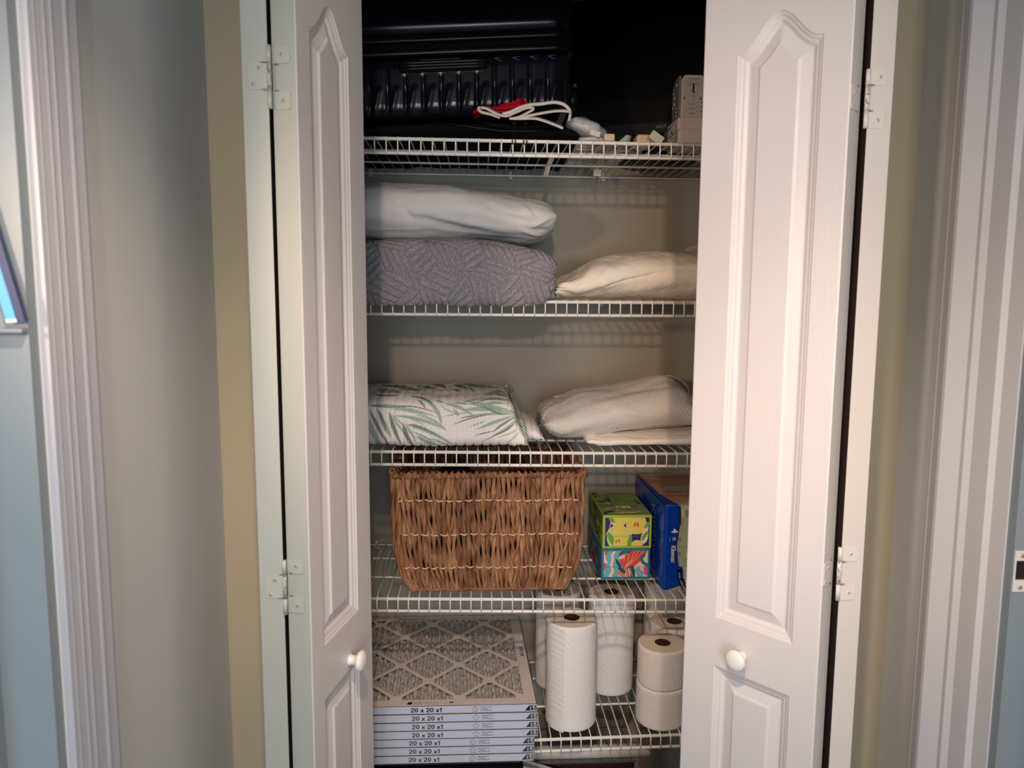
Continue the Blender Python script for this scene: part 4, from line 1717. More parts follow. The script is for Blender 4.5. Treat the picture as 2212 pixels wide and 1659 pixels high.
def coral_art(w, h):
    k = w / 100.0
    P = lambda pts: [(x * k, y * k) for x, y in pts]
    S = [('ink_peach', P([(0, 0), (100, 0), (100, 100), (0, 100)]))]
    S.append(('ink_coral', P([(1, 70), (16, 70), (14, 55), (8, 46), (2, 52)])))
    S.append(('ink_pink', P([(0, 34), (8, 30), (9, 20), (0, 14)])))
    S.append(('ink_aqua', P(stroke([(26, 74), (16, 56), (11, 46), (16, 34), (10, 16), (6, -2)], 15))))
    S.append(('ink_aqua', P(stroke([(30, 72), (26, 50), (28, 34), (26, 12), (27, -2)], 14))))
    S.append(('ink_peach', P(stroke([(27, 66), (19, 50), (20, 40), (17, 26), (21, 14), (13, -2)], 6))))
    S.append(('ink_tealdark', P([(44, 70), (78, 70), (64, 58), (40, 50), (32, 47)])))
    S.append(('ink_coral', P([(33, 62), (38, 56), (34, 52)])))
    S.append(('ink_coral', P([(42, 16), (50, 18), (66, 22), (80, 34), (92, 46), (99, 62), (98, 70), (82, 70), (66, 62), (48, 50), (46, 36)])))
    S.append(('ink_pink', P([(34, 40), (46, 44), (45, 26), (40, 22)])))
    S.append(('ink_tealdark', P([(26, 44), (31, 40), (38, 30), (40, 22), (34, 24), (28, 32)])))
    S.append(('ink_tealdark', P([(32, 20), (36, 26), (50, 14), (48, 6), (40, 10)])))
    S.append(('ink_salmon', P(stroke([(32, 12), (44, 4), (48, -2)], 8))))
    S.append(('ink_salmon', P(stroke([(52, 20), (54, 10), (56, -2)], 7))))
    S.append(('ink_tealdark', P(stroke([(62, 24), (66, 12), (66, -2)], 11))))
    S.append(('ink_salmon', P(stroke([(60, 20), (66, -2)], 2))))
    S.append(('ink_teal', P(stroke([(100, 26), (88, 34), (85, 44), (92, 52)], 7))))
    S.append(('ink_aqua', P([(70, 18), (78, 0), (88, 0), (92, 12), (84, 16), (80, 24)])))
    S.append(('ink_skyblue', P([(74, 14), (80, 2), (90, 4), (94, 14), (86, 8), (80, 22)])))
    S.append(('ink_pink', P([(90, 22), (100, 24), (100, 4), (94, 4)])))
    for x1, y1 in ((84, 71), (97, 71), (70, 62), (56, 54)):
        S.append(('ink_peach', P(stroke([(46, 20), (0.5 * (46 + x1) + 3, 0.5 * (20 + y1) - 3), (x1, y1)], 0.9))))
    for x1, y1 in ((62, 70), (70, 71)):
        S.append(('ink_aqua', P(stroke([(34, 48), (x1 - 8, y1 - 6), (x1, y1)], 0.8))))
    S.append(('ink_tealdark', P(stroke([(0, 24.5), (100, 24.5)], 0.5))))
    return S


def tissue_box(name, x0, x1, y0, y1, z0, z1, base, label, front, top, skew=0.0, side=None):
    """skew: x shift of the back"""
    def sh(p):
        return (p[0] + skew * (p[1] - y0) / (y1 - y0), p[1], p[2])
    e = empty(name, ((x0 + x1) / 2, (y0 + y1) / 2, z0), label, 'tissue box', 'tissue boxes on the basket shelf')
    mb = MB()
    mb.box((x0, y0, z0), (x1, y1, z1), base, sh)
    o = mb.build('carton', e)
    bevel(o, 0.0012)
    w, h = x1 - x0, z1 - z0
    m = 0.0065
    mb = MB()
    decal(mb, front(w - 2 * m, h - 2 * m), w - 2 * m, h - 2 * m, lambda u, v, d: (x0 + m + u, y0 - d, z0 + m + v))
    o = mb.build('front_print', e)
    if top:
        mb = MB()
        dd = y1 - y0
        decal(mb, top(w - 0.008, dd - 0.01), w - 0.008, dd - 0.01, lambda u, v, d: sh((x0 + 0.004 + u, y0 + 0.005 + v, z1 + d)))
        mb.build('top_print', e)
    if side:
        mb = MB()
        decal(mb, side(y1 - y0 - 0.008, h - 0.008), y1 - y0 - 0.008, h - 0.008,
              lambda u, v, d: (lambda q_: (q_[0] - d, q_[1], q_[2]))(sh((x0, y0 + 0.004 + u, z0 + 0.004 + v))))
        mb.build('side_print', e)
    return e


def pear_top(w, h):
    S = [('ink_peargreen', [(0, 0), (w, 0), (w, h), (0, h)])]
    r = random.Random(5)
    S.append(('ink_olive', [(0, 0), (w, 0), (w, h), (0, h)]))
    for k in range(26):
        x, y = r.uniform(0, w), r.uniform(0, h)
        S.append((r.choice(['ink_purple', 'ink_purple', 'ink_leafgreen', 'ink_cream', 'ink_pear']),
                  blade(x - 0.014, y - 0.01, x + 0.014, y + r.uniform(-0.01, 0.02), r.uniform(0.006, 0.014))))
    S.append(('ink_pear', ell(w * 0.5, 0.006, w * 0.27, 0.007)))
    S.append(('ink_seed', ell(w * 0.5, 0.006, 0.006, 0.002)))
    S.append(('ink_olive', [(w * 0.32, 0.035), (w * 0.70, 0.035), (w * 0.70, 0.19), (w * 0.32, 0.19)]))
    S.append(('ink_cream', [(w * 0.30, 0.016), (w * 0.68, 0.016), (w * 0.68, 0.034), (w * 0.30, 0.034)]))
    x = w * 0.32
    while x < w * 0.66:
        bw = r.uniform(0.0006, 0.0018)
        S.append(('black_ink', [(x, 0.018), (x + bw, 0.018), (x + bw, 0.032), (x, 0.032)]))
        x += bw + r.uniform(0.0008, 0.0018)
    S.append(('ink_cream', [(w * 0.34, 0.04), (w * 0.66, 0.04), (w * 0.66, 0.062), (w * 0.34, 0.062)]))
    S.append(('ink_tealdark', ell(w * 0.42, 0.048, 0.008, 0.004)))
    S.append(('ink_tealdark', ell(w * 0.58, 0.050, 0.006, 0.002)))
    for j in range(6):
        S.append(('ink_limedark', stroke([(w * 0.38, 0.09 + j * 0.012), (w * 0.64, 0.09 + j * 0.012)], 0.0012)))
    return S


def coral_side(w, h):
    r = random.Random(9)
    S = []
    for k in range(18):
        x, y = r.uniform(0, w), r.uniform(0, h)
        S.append((r.choice(['ink_pink', 'ink_tealdark', 'ink_coral', 'ink_peach', 'ink_aqua']),
                  blade(x - 0.03, y - 0.01, x + 0.03, y + r.uniform(-0.03, 0.03), r.uniform(0.01, 0.02))))
    return S


def pear_side(w, h):
    r = random.Random(12)
    S = []
    for k in range(22):
        x, y = r.uniform(0, w), r.uniform(0, h)
        S.append((r.choice(['ink_purple', 'ink_leafgreen', 'ink_cream', 'ink_pear']),
                  blade(x - 0.03, y - 0.01, x + 0.03, y + r.uniform(-0.03, 0.03), r.uniform(0.01, 0.02))))
    return S


TY = 1.838
zt0 = zs4(0.39) + 0.0017
tissue_box('tissue_box', 0.3285, 0.4585, TY, TY + 0.225, zt0, zt0 + 0.0835, 'ink_teal',
           'teal tissue box with coral leaf artwork, under the green pear box', coral_art, None, 0.0, coral_side)
tissue_box('tissue_box', 0.3300, 0.4600, TY - 0.001, TY + 0.224, zt0 + 0.0845, zt0 + 0.174, 'ink_lime',
           'lime green tissue box with yellow pear artwork, on top of the teal box', pear_art, pear_top, 0.0, pear_side)

# ---- blue wrapped multipack
KP = empty('tissue_multipack', (0.56, 1.93, zs4(0.5)), 'blue plastic wrapped four-pack of tissue boxes next to the green pear box', 'tissue pack')
KX, KY0, KY1 = 0.4770, 1.772, 2.105
kz0 = zs4(0.52) + 0.0018
kz1 = kz0 + 0.220
KX1 = 0.70
mb = MB()
for k, (a, b, mat) in enumerate(((kz0 + 0.002, kz0 + 0.109, 'ink_boxgreen'), (kz0 + 0.111, kz1 - 0.002, 'ink_boxgreen'))):
    mb.box((KX + 0.004, KY0 + 0.004, a), (KX + 0.105, KY1 - 0.004, b), mat)
o = mb.build('green_carton', KP); bevel(o, 0.0015)
mb = MB()
for k, (a, b, mat) in enumerate(((kz0 + 0.002, kz0 + 0.109, 'ink_boxgreen'), (kz0 + 0.111, kz1 - 0.002, 'ink_boxgreen'))):
    mb.box((KX + 0.107, KY0 + 0.004, a), (KX1 - 0.004, KY1 - 0.004, b), mat)
o = mb.build('green_carton', KP); bevel(o, 0.0015)
# wrap: side face + front strip, slightly bulged, with an irregular boundary
mb = MB()
NS = 60
vs, fs = [], []
cols = 14
for i in range(NS + 1):
    t_ = i / NS
    z = kz0 - 0.0005 + (kz1 - kz0 + 0.001) * t_
    xb = 0.036 + 0.004 * math.sin(t_ * 9) + (0.018 * max(0, (0.16 - t_) / 0.16) if t_ < 0.16 else 0) + (0.010 if 0.05 < t_ < 0.28 else 0)
    if t_ > 0.93:
        xb += 0.0
    if t_ < 0.07:
        xb = 0.010 + xb * t_ / 0.07 * 0.85
    row = []
    for j in range(cols + 1):
        s_ = j / cols
        if s_ < 0.55:
            f = s_ / 0.55
            y = KY1 + (KY0 + 0.006 - KY1) * f
            x = KX - 0.0015 - 0.003 * math.sin(PI * f) + 0.0012 * math.sin(t_ * 21 + f * 9)
        elif s_ < 0.7:
            a = (s_ - 0.55) / 0.15 * PI / 2
            x = KX - 0.0015 + 0.006 * (1 - math.cos(a))
            y = KY0 + 0.006 - 0.0075 * math.sin(a)
        else:
            f = (s_ - 0.7) / 0.3
            x = KX + 0.0045 + (xb - 0.0045) * f
            y = KY0 - 0.0018 + 0.0008 * math.sin(t_ * 30 + f * 5)
        vs.append((x, y, z))
for i in range(NS):
    for j in range(cols):
        a = i * (cols + 1) + j
        fs.append((a, a + 1, a + cols + 2, a + cols + 1))
mb.add(vs, fs, 'blue_wrap', True)
# top corner of the wrap
tp = [(KX - 0.001, KY1), (KX - 0.001, KY0 + 0.004), (KX + 0.036, KY0 - 0.001), (KX + 0.026, KY0 + 0.035), (KX + 0.012, KY0 + 0.11), (KX + 0.006, KY1)]
mb.add([(x, y, kz1 + 0.0012) for x, y in tp], [tuple(range(len(tp)))], 'blue_wrap')
o = mb.build('blue_wrap', KP)
so = o.modifiers.new('thickness', 'SOLIDIFY'); so.thickness = 0.0006; so.offset = 1
o['label'] = 'shiny blue printed plastic wrap'
# writing on the wrap
fx = lambda X, Z: (lambda u, v, d: (X + u, KY0 - 0.0036 - d, Z + v))
mb = MB()
put_text(mb, '4', 0.03, fx(KX + 0.0245, kz0 + 0.155), 'white_ink', 0.0012, 0, height=0.017, width=0.012, rot=-PI / 2)
put_text(mb, 'COUNT', 0.01, fx(KX + 0.0135, kz0 + 0.133), 'white_ink', 0, 0, width=0.010, height=0.0018, rot=-PI / 2)
decal(mb, [('ink_skyblue', [(0, 0), (0.008, 0), (0.008, 0.009), (0, 0.009)]), ('ink_orange', [(0.005, 0), (0.009, 0), (0.009, 0.005), (0.005, 0.005)])],
      0.02, 0.02, lambda u, v, d: (KX + 0.020 + u, KY0 - 0.0036 - d, kz0 + 0.130 + v))
put_text(mb, 'Kleenex', 0.03, fx(KX + 0.0230, kz0 + 0.096), 'white_ink', 0.0006, 0.35, width=0.047, height=0.0125, rot=-PI / 2)
o = mb.build('front_lettering', KP)
mb = MB()
arc = []
for k in range(15):
    t_ = k / 14
    arc.append((KX + 0.040 + 0.022 * t_**2.2, 0.054 - 0.060 * t_))
decal(mb, [('navy_print', stroke(arc, 0.0125))], 1, 1, lambda u, v, d: (u, KY0 - 0.0032 - d, kz0 + v + 0.0), start=0.0)
for k, ch in enumerate('THICKEST PACK'):
    t_ = (k + 0.8) / 15.5
    x, z = KX + 0.040 + 0.022 * (1 - t_)**2.2 - 0.0, kz0 + 0.054 - 0.060 * (1 - t_)
    if ch != ' ':
        put_text(mb, ch, 0.006, (lambda X, Z: (lambda u, v, d: (X + u, KY0 - 0.0037, Z + v)))(x, z), 'white_ink', 0.0002, 0, height=0.0046, width=0.0026, rot=PI / 2)
mb.build('banner', KP)
# big script on the dark side face
mb = MB()
put_text(mb, 'Kleenex', 0.1, lambda u, v, d: (KX - 0.0066, KY0 + 0.088 - v, kz0 + 0.122 + u), 'side_ink_shaded', 0.001, 0.3, width=0.175, height=0.050, rot=PI)
mb.build('side_lettering', KP)
# artwork on the green cartons
mb = MB()
S = []
S.append(('ink_pear', ell(0.046, 0.196, 0.012, 0.014)))
S.append(('ink_purple', [(0.052, 0.188), (0.075, 0.188), (0.075, 0.207), (0.051, 0.207)]))
S.append(('ink_leafgreen', blade(0.036, 0.178, 0.056, 0.190, 0.007)))
S.append(('ink_lime', [(0.03, 0.208), (0.10, 0.208), (0.10, 0.219), (0.03, 0.219)]))
for z in (0.166, 0.126, 0.088):
    S.append(('ink_purple', [(0.035, z), (0.044, z), (0.044, z + 0.010), (0.035, z + 0.010)]))
S.append(('ink_cream', [(0.058, 0.083), (0.080, 0.083), (0.080, 0.096), (0.058, 0.096)]))
for k in range(6):
    S.append(('grey_ink', stroke([(0.060, 0.085 + k * 0.0018), (0.078, 0.085 + k * 0.0018)], 0.0005)))
for k in range(3):
    S.append(('ink_limedark', stroke([(0.062 + k * 0.004, 0.14), (0.062 + k * 0.004, 0.175)], 0.0006)))
S.append(('ink_tealdark', ell(0.058, 0.072, 0.0055, 0.0075)))
S.append(('ink_peargreen', ell(0.058, 0.072, 0.0040, 0.0058)))
S.append(('ink_tealdark', ell(0.058, 0.072, 0.0025, 0.0035)))
S.append(('ink_cream', [(0.052, 0.028), (0.078, 0.028), (0.078, 0.056), (0.052, 0.056)]))
r_ = random.Random(3)
x = 0.0535
while x < 0.076:
    bw = r_.uniform(0.0005, 0.0014)
    S.append(('black_ink', [(x, 0.030), (x + bw, 0.030), (x + bw, 0.054), (x, 0.054)]))
    x += bw + r_.uniform(0.0006, 0.0014)
S.append(('ink_pear', ell(0.066, 0.016, 0.012, 0.010)))
decal(mb, S, 0.10, 0.22, lambda u, v, d: (KX + u, KY0 + 0.004 - d, kz0 + v), lift=0.00006)
mb.build('carton_print', KP)
mb = MB()
S = [('ink_peargreen', [(0, 0), (0.2, 0), (0.2, 0.035), (0, 0.035)]), ('ink_pear', ell(0.062, 0.012, 0.020, 0.010)), ('ink_seed', ell(0.060, 0.012, 0.004, 0.002)),
     ('ink_seed', ell(0.068, 0.012, 0.002, 0.003)), ('ink_purple', blade(0.02, 0.02, 0.06, 0.028, 0.006)),
     ('ink_orange', [(0, 0.036), (0.2, 0.036), (0.2, 0.070), (0, 0.070)]), ('ink_coral', [(0.0, 0.036), (0.05, 0.036), (0.03, 0.07), (0, 0.07)]),
     ('ink_salmon', [(0.06, 0.036), (0.10, 0.036), (0.08, 0.07)]), ('ink_orange', [(0, 0.072), (0.2, 0.072), (0.2, 0.32), (0, 0.32)]),
     ('ink_tealdark', blade(0.02, 0.12, 0.16, 0.17, 0.02)), ('ink_skyblue', blade(0.02, 0.16, 0.14, 0.14, 0.02)), ('ink_coral', blade(0.01, 0.09, 0.12, 0.11, 0.014)),
     ('ink_olive', blade(0.03, 0.21, 0.16, 0.23, 0.03))]
decal(mb, S, 0.2, 0.325, lambda u, v, d: (KX + 0.005 + u, KY0 + 0.005 + v, kz1 - 0.002 + d), lift=0.00006)
mb.build('top_print', KP)
# clear film over the rest of the pack
mb = MB()
mb.box((KX + 0.003, KY0 + 0.0012, kz0 + 0.0005), (KX1, KY1 - 0.001, kz1 + 0.0006), 'clear_plastic')
o = mb.build('clear_film', KP)
o['label'] = 'clear plastic film'


# ================================================================== paper rolls
def roll(name, x, y, z, r, h, mat, label, group, rcore=0.021, cat='paper towel roll', squish=1.0, flat=None, tail=False, seed=1):
    e = empty(name, (x, y, z), label, cat, group)
    mb = MB()
    n = 64
    rg = random.Random(seed)
    ph = rg.uniform(0, 6)
    prof = [(r - 0.004, 0), (r - 0.001, 0.0015), (r, 0.004)]
    m = max(8, int(h / 0.008))
    for k in range(1, m):
        prof.append((r, 0.004 + (h - 0.008) * k / m))
    prof += [(r, h - 0.004), (r - 0.0012, h - 0.0012), (r - 0.004, h)]
    vs, fs, uv = [], [], []
    L = [0]
    for i in range(1, len(prof)):
        L.append(L[-1] + math.hypot(prof[i][0] - prof[i - 1][0], prof[i][1] - prof[i - 1][1]))
    for i, (rr, hh) in enumerate(prof):
        for k in range(n):
            a = 2 * PI * k / n
            q_ = rr * (1 + 0.010 * math.sin(2 * a + ph) + 0.006 * math.sin(3 * a + 5 * hh + ph))
            if flat:
                fa, fw, fd = flat
                da = math.atan2(math.sin(a - fa), math.cos(a - fa))
                q_ *= 1 - fd * math.exp(-(da / fw)**2)
            vs.append((q_ * math.cos(a), q_ * math.sin(a) * squish, hh))
    for i in range(len(prof) - 1):
        for k in range(n):
            k2 = (k + 1) % n
            fs.append((i * n + k, i * n + k2, (i + 1) * n + k2, (i + 1) * n + k))
            u0, u1 = k / n * 2 * PI * r, (k + 1) / n * 2 * PI * r
            uv.append(((u0, L[i]), (u1, L[i]), (u1, L[i + 1]), (u0, L[i + 1])))
    mb.add(vs, fs, mat, True, uv)
    # end faces as rings down to the core
    for zi, idx in ((h, (len(prof) - 1) * n), (0, 0)):
        ring = [vs[idx + k] for k in range(n)]
        inner = [(rcore * math.cos(2 * PI * k / n), rcore * math.sin(2 * PI * k / n), zi) for k in range(n)]
        f2 = []
        for k in range(n):
            k2 = (k + 1) % n
            f2.append((k, k2, n + k2, n + k) if zi else (k2, k, n + k, n + k2))
        mb.add(ring + inner, f2, 'roll_end', False)
    mb.build('paper', e, local=True)
    mb = MB()
    prof = [(rcore, 0.0005), (rcore, h - 0.0005), (rcore - 0.0012, h - 0.0005), (rcore - 0.0012, 0.0005)]
    mb.lathe(prof, 'core_card', (0, 0, 0), 40, None, False, False)
    o = mb.build('core', e, local=True)
    o['label'] = 'brown cardboard core'
    if tail:
        # loose outer sheet ending in a pointed corner at the bottom
        mb = MB()
        a0, a1 = tail
        nn = 16
        V_, F_, U_ = [], [], []
        for k in range(nn + 1):
            a = a0 + (a1 - a0) * k / nn
            rr = r * 1.012 + 0.0006 + 0.003 * (k / nn)**3
            low = -0.004 - 0.016 * (k / nn)**1.5 if k < nn else -0.020
            for j in range(9):
                zz_ = low + (h - 0.006 - low) * j / 8
                V_.append((rr * math.cos(a), rr * math.sin(a) * squish, max(zz_, 0.0006) if zz_ < 0.0006 else zz_))
        for k in range(nn):
            for j in range(8):
                b = k * 9 + j
                F_.append((b, b + 9, b + 10, b + 1))
                U_.append(tuple((V_[q_][0] * 1.2 + V_[q_][1], V_[q_][2]) for q_ in (b, b + 9, b + 10, b + 1)))
        mb.add(V_, F_, mat, True, U_)
        mb.build('loose_sheet', e, local=True)
    return e


zr = lambda x: zs5(x) + 0.0018
G1 = 'paper towel rolls on the lowest shelf'
roll('paper_towel_roll', 0.2465, 1.795, zr(0.246), 0.0655, 0.279, 'towel_paper', 'front white paper towel roll beside the filter stack', G1, 0.0205, tail=(-2.6, -1.95), seed=3)
roll('paper_towel_roll', 0.3800, 1.955, zr(0.38), 0.0640, 0.279, 'towel_paper', 'middle paper towel roll standing behind the front one, with a striped shadow', G1, 0.0205, seed=4)
bpy.data.objects['paper_towel_roll.001']['label'] = 'paper towel roll standing behind and right of the front one'
roll('paper_towel_roll', 0.2330, 1.990, zr(0.23), 0.0640, 0.279, 'towel_paper', 'paper towel roll at the back, mostly hidden behind the front one', G1, 0.0205, seed=5)
roll('paper_towel_roll', 0.560, 2.045, zr(0.56), 0.0640, 0.279, 'towel_paper', 'rearmost paper towel roll, behind the toilet paper rolls', G1, 0.0205, seed=6)
G2 = 'toilet paper rolls on the lowest shelf'
TP = dict(rcore=0.0205, cat='toilet paper roll')
roll('toilet_paper_roll', 0.4830, 1.782, zr(0.48), 0.0640, 0.104, 'tissue_paper', 'bottom toilet paper roll of the front stack', G2, flat=(-1.25, 0.5, 0.05), seed=7, **TP)
roll('toilet_paper_roll', 0.4840, 1.784, zr(0.48) + 0.1045, 0.0635, 0.104, 'tissue_paper', 'top toilet paper roll of the front stack', G2, flat=(-1.3, 0.5, 0.05), seed=8, **TP)
roll('toilet_paper_roll', 0.5500, 1.908, zr(0.55), 0.0640, 0.104, 'tissue_paper', 'toilet paper roll under the rear one, behind the front stack', G2, seed=9, **TP)
roll('toilet_paper_roll', 0.5480, 1.907, zr(0.55) + 0.1045, 0.0640, 0.104, 'tissue_paper', 'toilet paper roll behind the front stack, seen from above', G2, seed=10, **TP)


# ================================================================== air filters
FW, FH = 0.4955, 0.0192


GL = {
    '2': (0.58, [[(0.05, 0.66), (0.07, 0.80), (0.17, 0.91), (0.29, 0.925), (0.42, 0.89), (0.49, 0.77), (0.47, 0.62), (0.38, 0.48), (0.22, 0.30), (0.10, 0.08)],
                 [(0.01, 0.085), (0.56, 0.085)]]),
    '0': (0.58, [[(0.285 + 0.205 * math.sin(2 * PI * k / 20), 0.5 + 0.42 * math.cos(2 * PI * k / 20)) for k in range(21)]]),
    'x': (0.52, [[(0.06, 0.0), (0.46, 0.66)], [(0.46, 0.0), (0.06, 0.66)]]),
    '1': (0.40, [[(0.27, 0.0), (0.27, 1.0)], [(0.27, 0.86), (0.17, 0.74), (0.02, 0.70)]]),
    '5': (0.58, [[(0.52, 0.925), (0.13, 0.925)], [(0.13, 0.98), (0.08, 0.46)], [(0.08, 0.52), (0.20, 0.60), (0.34, 0.60), (0.46, 0.51), (0.49, 0.34), (0.43, 0.15), (0.29, 0.07), (0.14, 0.10), (0.04, 0.24)]]),
    ' ': (0.27, []),
}


def glyphs(mb, s, width, height, xf, mat='black_ink', w=0.165):
    """hand-drawn bold sans digits"""
    tot = sum(GL[c][0] for c in s) + 0.04 * (len(s) - 1)
    kx, ky = width / tot, height
    x = 0.0
    d = 0.0
    for c in s:
        for pth in GL[c][1]:
            P_ = [(a * kx * 1.0 / kx, b) for a, b in pth]
            for i in range(len(P_) - 1):
                seg = [P_[i], P_[i + 1]]
                q_ = stroke(seg, w)
                # small overlap joint
                pl = [((x + a) * kx - width / 2, b * ky - height / 2) for a, b in q_]
                d += 0.00001
                mb.add([xf(u, v, d) for u, v in pl], [(0, 1, 2, 3)], mat)
                if 0 < i:
                    jp = ell(P_[i][0], P_[i][1], w / 2, w / 2, 10)
                    mb.add([xf((x + a) * kx - width / 2, b * ky - height / 2, d) for a, b in jp], [tuple(range(10))], mat)
        x += GL[c][0] + 0.04


def size_text(mb, width, height, xf):
    glyphs(mb, '20 x 20 x1', width, height, xf)


def make_filter(name, x1, yf, z0, label, top_detail, skew=0.0):
    x0 = x1 - FW
    e = empty(name, ((x0 + x1) / 2, yf + FW / 2, z0), label, 'air filter', 'stack of furnace filters')
    xf = lambda p: (p[0] - skew * (p[1] - yf), p[1], p[2])
    t_ = 0.0011
    zt_ = z0 + FH
    y1 = yf + FW
    mb = MB()
    mb.box((x0, yf, z0), (x1, yf + t_, zt_), 'filter_side', xf)
    mb.box((x0, y1 - t_, z0), (x1, y1, zt_), 'filter_card', xf)
    mb.box((x0, yf + t_, z0), (x0 + t_, y1 - t_, zt_), 'filter_card', xf)
    mb.box((x1 - t_, yf + t_, z0), (x1, y1 - t_, zt_), 'filter_card', xf)
    # flanges top (and bottom)
    fl = 0.0285
    for za in (zt_ - 0.0006, z0):
        mb.box((x0, yf, za), (x1, yf + fl, za + 0.0006), 'filter_card', xf)
        mb.box((x0, y1 - fl, za), (x1, y1, za + 0.0006), 'filter_card', xf)
        mb.box((x0, yf + fl, za), (x0 + fl, y1 - fl, za + 0.0006), 'filter_card', xf)
        mb.box((x1 - fl, yf + fl, za), (x1, y1 - fl, za + 0.0006), 'filter_card', xf)
    mb.build('frame', e)
    if top_detail:
        ix0, ix1, iy0, iy1 = x0 + fl, x1 - fl, yf + fl, y1 - fl
        mb = MB()
        # pleats running front to back
        npl = 25
        vs, fs, uv = [], [], []
        nx = npl * 8
        ny = 60
        for j in range(ny + 1):
            for i in range(nx + 1):
                u = i / nx
                ph = u * npl
                tri = 0.5 + 0.5 * math.cos(2 * PI * ph)
                y = iy0 + (iy1 - iy0) * j / ny
                wob = 0.0012 * math.sin(y * 140 + 2.1 * math.floor(ph))
                vs.append(xf((ix0 + (ix1 - ix0) * u + wob, y, zt_ - 0.0025 - 0.0125 * (1 - tri**0.75))))
        for j in range(ny):
            for i in range(nx):
                a = j * (nx + 1) + i
                fs.append((a, a + 1, a + nx + 2, a + nx + 1))
        mb.add(vs, fs, 'filter_media', True)
        mb.build('pleated_media', e)
        # diamond grille
        P_ = 0.152
        Q_ = 0.162
        mb = MB()
        w2 = 0.0052
        def strip(a, b):
            d = Vector((b[0] - a[0], b[1] - a[1])); L = d.length; d.normalize()
            n_ = Vector((-d.y, d.x)) * w2
            pts = [(a[0] + n_.x, a[1] + n_.y), (a[0] - n_.x, a[1] - n_.y), (b[0] - n_.x, b[1] - n_.y), (b[0] + n_.x, b[1] + n_.y)]
            pts = [(x - ix0, y - iy0) for x, y in pts]
            pts = clip_poly(pts, ix1 - ix0, iy1 - iy0)
            if len(pts) > 2:
                mb.prism([(x + ix0, y + iy0) for x, y in pts], 'filter_card', lambda u, v, t2: xf((u, v, zt_ - 0.0009 + t2)), 0.0006)
        nodes = []
        off = P_ * 0.0
        for j in range(7):
            for i in range(-1, 5):
                x = x1 - 0.032 - P_ * i - (P_ / 2 if j % 2 else 0)
                y = yf + 0.034 + Q_ / 2 * j
                nodes.append((x, y))
                if j < 6:
                    strip((x, y), (x - P_ / 2, y + Q_ / 2))
                    strip((x, y), (x + P_ / 2, y + Q_ / 2))
        for x, y in nodes:
            pts = [(-0.019, -0.006), (-0.013, -0.0125), (0.013, -0.0125), (0.019, -0.006), (0.019, 0.006), (0.013, 0.0125), (-0.013, 0.0125), (-0.019, 0.006)]
            pts = clip_poly([(x + a * 0.8 - ix0, y + b - iy0) for a, b in pts], ix1 - ix0, iy1 - iy0)
            if len(pts) > 2:
                mb.prism([(a + ix0, b + iy0) for a, b in pts], 'filter_card', lambda u, v, t2: xf((u, v, zt_ - 0.0008 + t2)), 0.0006)
        mb.build('diamond_grille', e)
        # print on the top flange
        mb = MB()
        T = lambda X, Y: (lambda u, v, d: xf((X + u, Y + v, zt_ + 0.0002)))
        decal(mb, [('black_ink', [(0, 0), (0.011, 0), (0.014, 0.010), (0.003, 0.010)])], 1, 1, lambda u, v, d: xf((x1 - 0.308 + u, yf + 0.008 + v, zt_ + 0.0002)))
        put_text(mb, 'FILTER', 0.01, T(x1 - 0.283, yf + 0.0165), 'grey_ink', 0.0002, width=0.018, height=0.0035)
        put_text(mb, 'SERVICES', 0.01, T(x1 - 0.281, yf + 0.0105), 'grey_ink', 0.0002, width=0.021, height=0.0035)
        put_text(mb, 'Enhances comfort', 0.01, T(x1 - 0.249, yf + 0.0165), 'grey_ink', 0.0, width=0.033, height=0.0035)
        put_text(mb, 'quality of home air', 0.01, T(x1 - 0.247, yf + 0.0105), 'grey_ink', 0.0, width=0.035, height=0.0035)
        put_text(mb, 'Made in the USA with care', 0.01, T(x1 - 0.205, yf + 0.006), 'grey_ink', 0.0, width=0.032, height=0.002)
        decal(mb, [('grey_ink', [(0, 0), (0.009, 0), (0.009, 0.006), (0, 0.006)])], 1, 1, lambda u, v, d: xf((x1 - 0.207 + u, yf + 0.011 + v, zt_ + 0.0002)))
        # side label
        decal(mb, [('filter_side', [(0, 0), (0.0155, 0), (0.0155, 0.060), (0, 0.060)])], 1, 1, lambda u, v, d: xf((x1 - 0.021 + u, yf + 0.232 + v, zt_ + 0.0002)))
        size_text(mb, 0.052, 0.0085, lambda u, v, d: xf((x1 - 0.0133 - v, yf + 0.262 + u, zt_ + 0.0004)))
        mb.build('top_print', e)
    # print on the front edge
    mb = MB()
    zc_ = z0 + FH / 2
    F = lambda X, Z: (lambda u, v, d: (X + u, yf - 0.00025, Z + v))
    size_text(mb, 0.0735, 0.0108, lambda u, v, d: (x1 - 0.2615 + u, yf - 0.00025 - d, zc_ + v))
    put_text(mb, 'Lint & Pollen', 0.01, F(x1 - 0.420, zc_ + 0.001), 'black_ink', 0.0003, width=0.040, height=0.0036)
    put_text(mb, 'Dust & Dander', 0.01, F(x1 - 0.424, zc_ - 0.0035), 'grey_ink', 0.0, width=0.030, height=0.0022)
    X = x1 - 0.1465
    arrow = [(-0.0095, -0.0005), (0, 0.0080), (0.0095, -0.0005), (0.0052, -0.0005), (0.0052, -0.0065), (-0.0052, -0.0065), (-0.0052, -0.0005)]
    inner = [(x * 0.86, y * 0.86) for x, y in arrow]
    decal(mb, [('black_ink', [(x + 1, y + 1) for x, y in arrow]), ('filter_side', [(x + 1, y + 1) for x, y in inner])], 3, 3,
          lambda u, v, d: (X + u - 1, yf - d - 0.00005, zc_ + v - 1), start=0.0001)
    put_text(mb, 'Air', 0.01, lambda u, v, d: (X + u, yf - 0.0005, zc_ + 0.0018 + v), 'black_ink', 0.0, width=0.0035, height=0.0016)
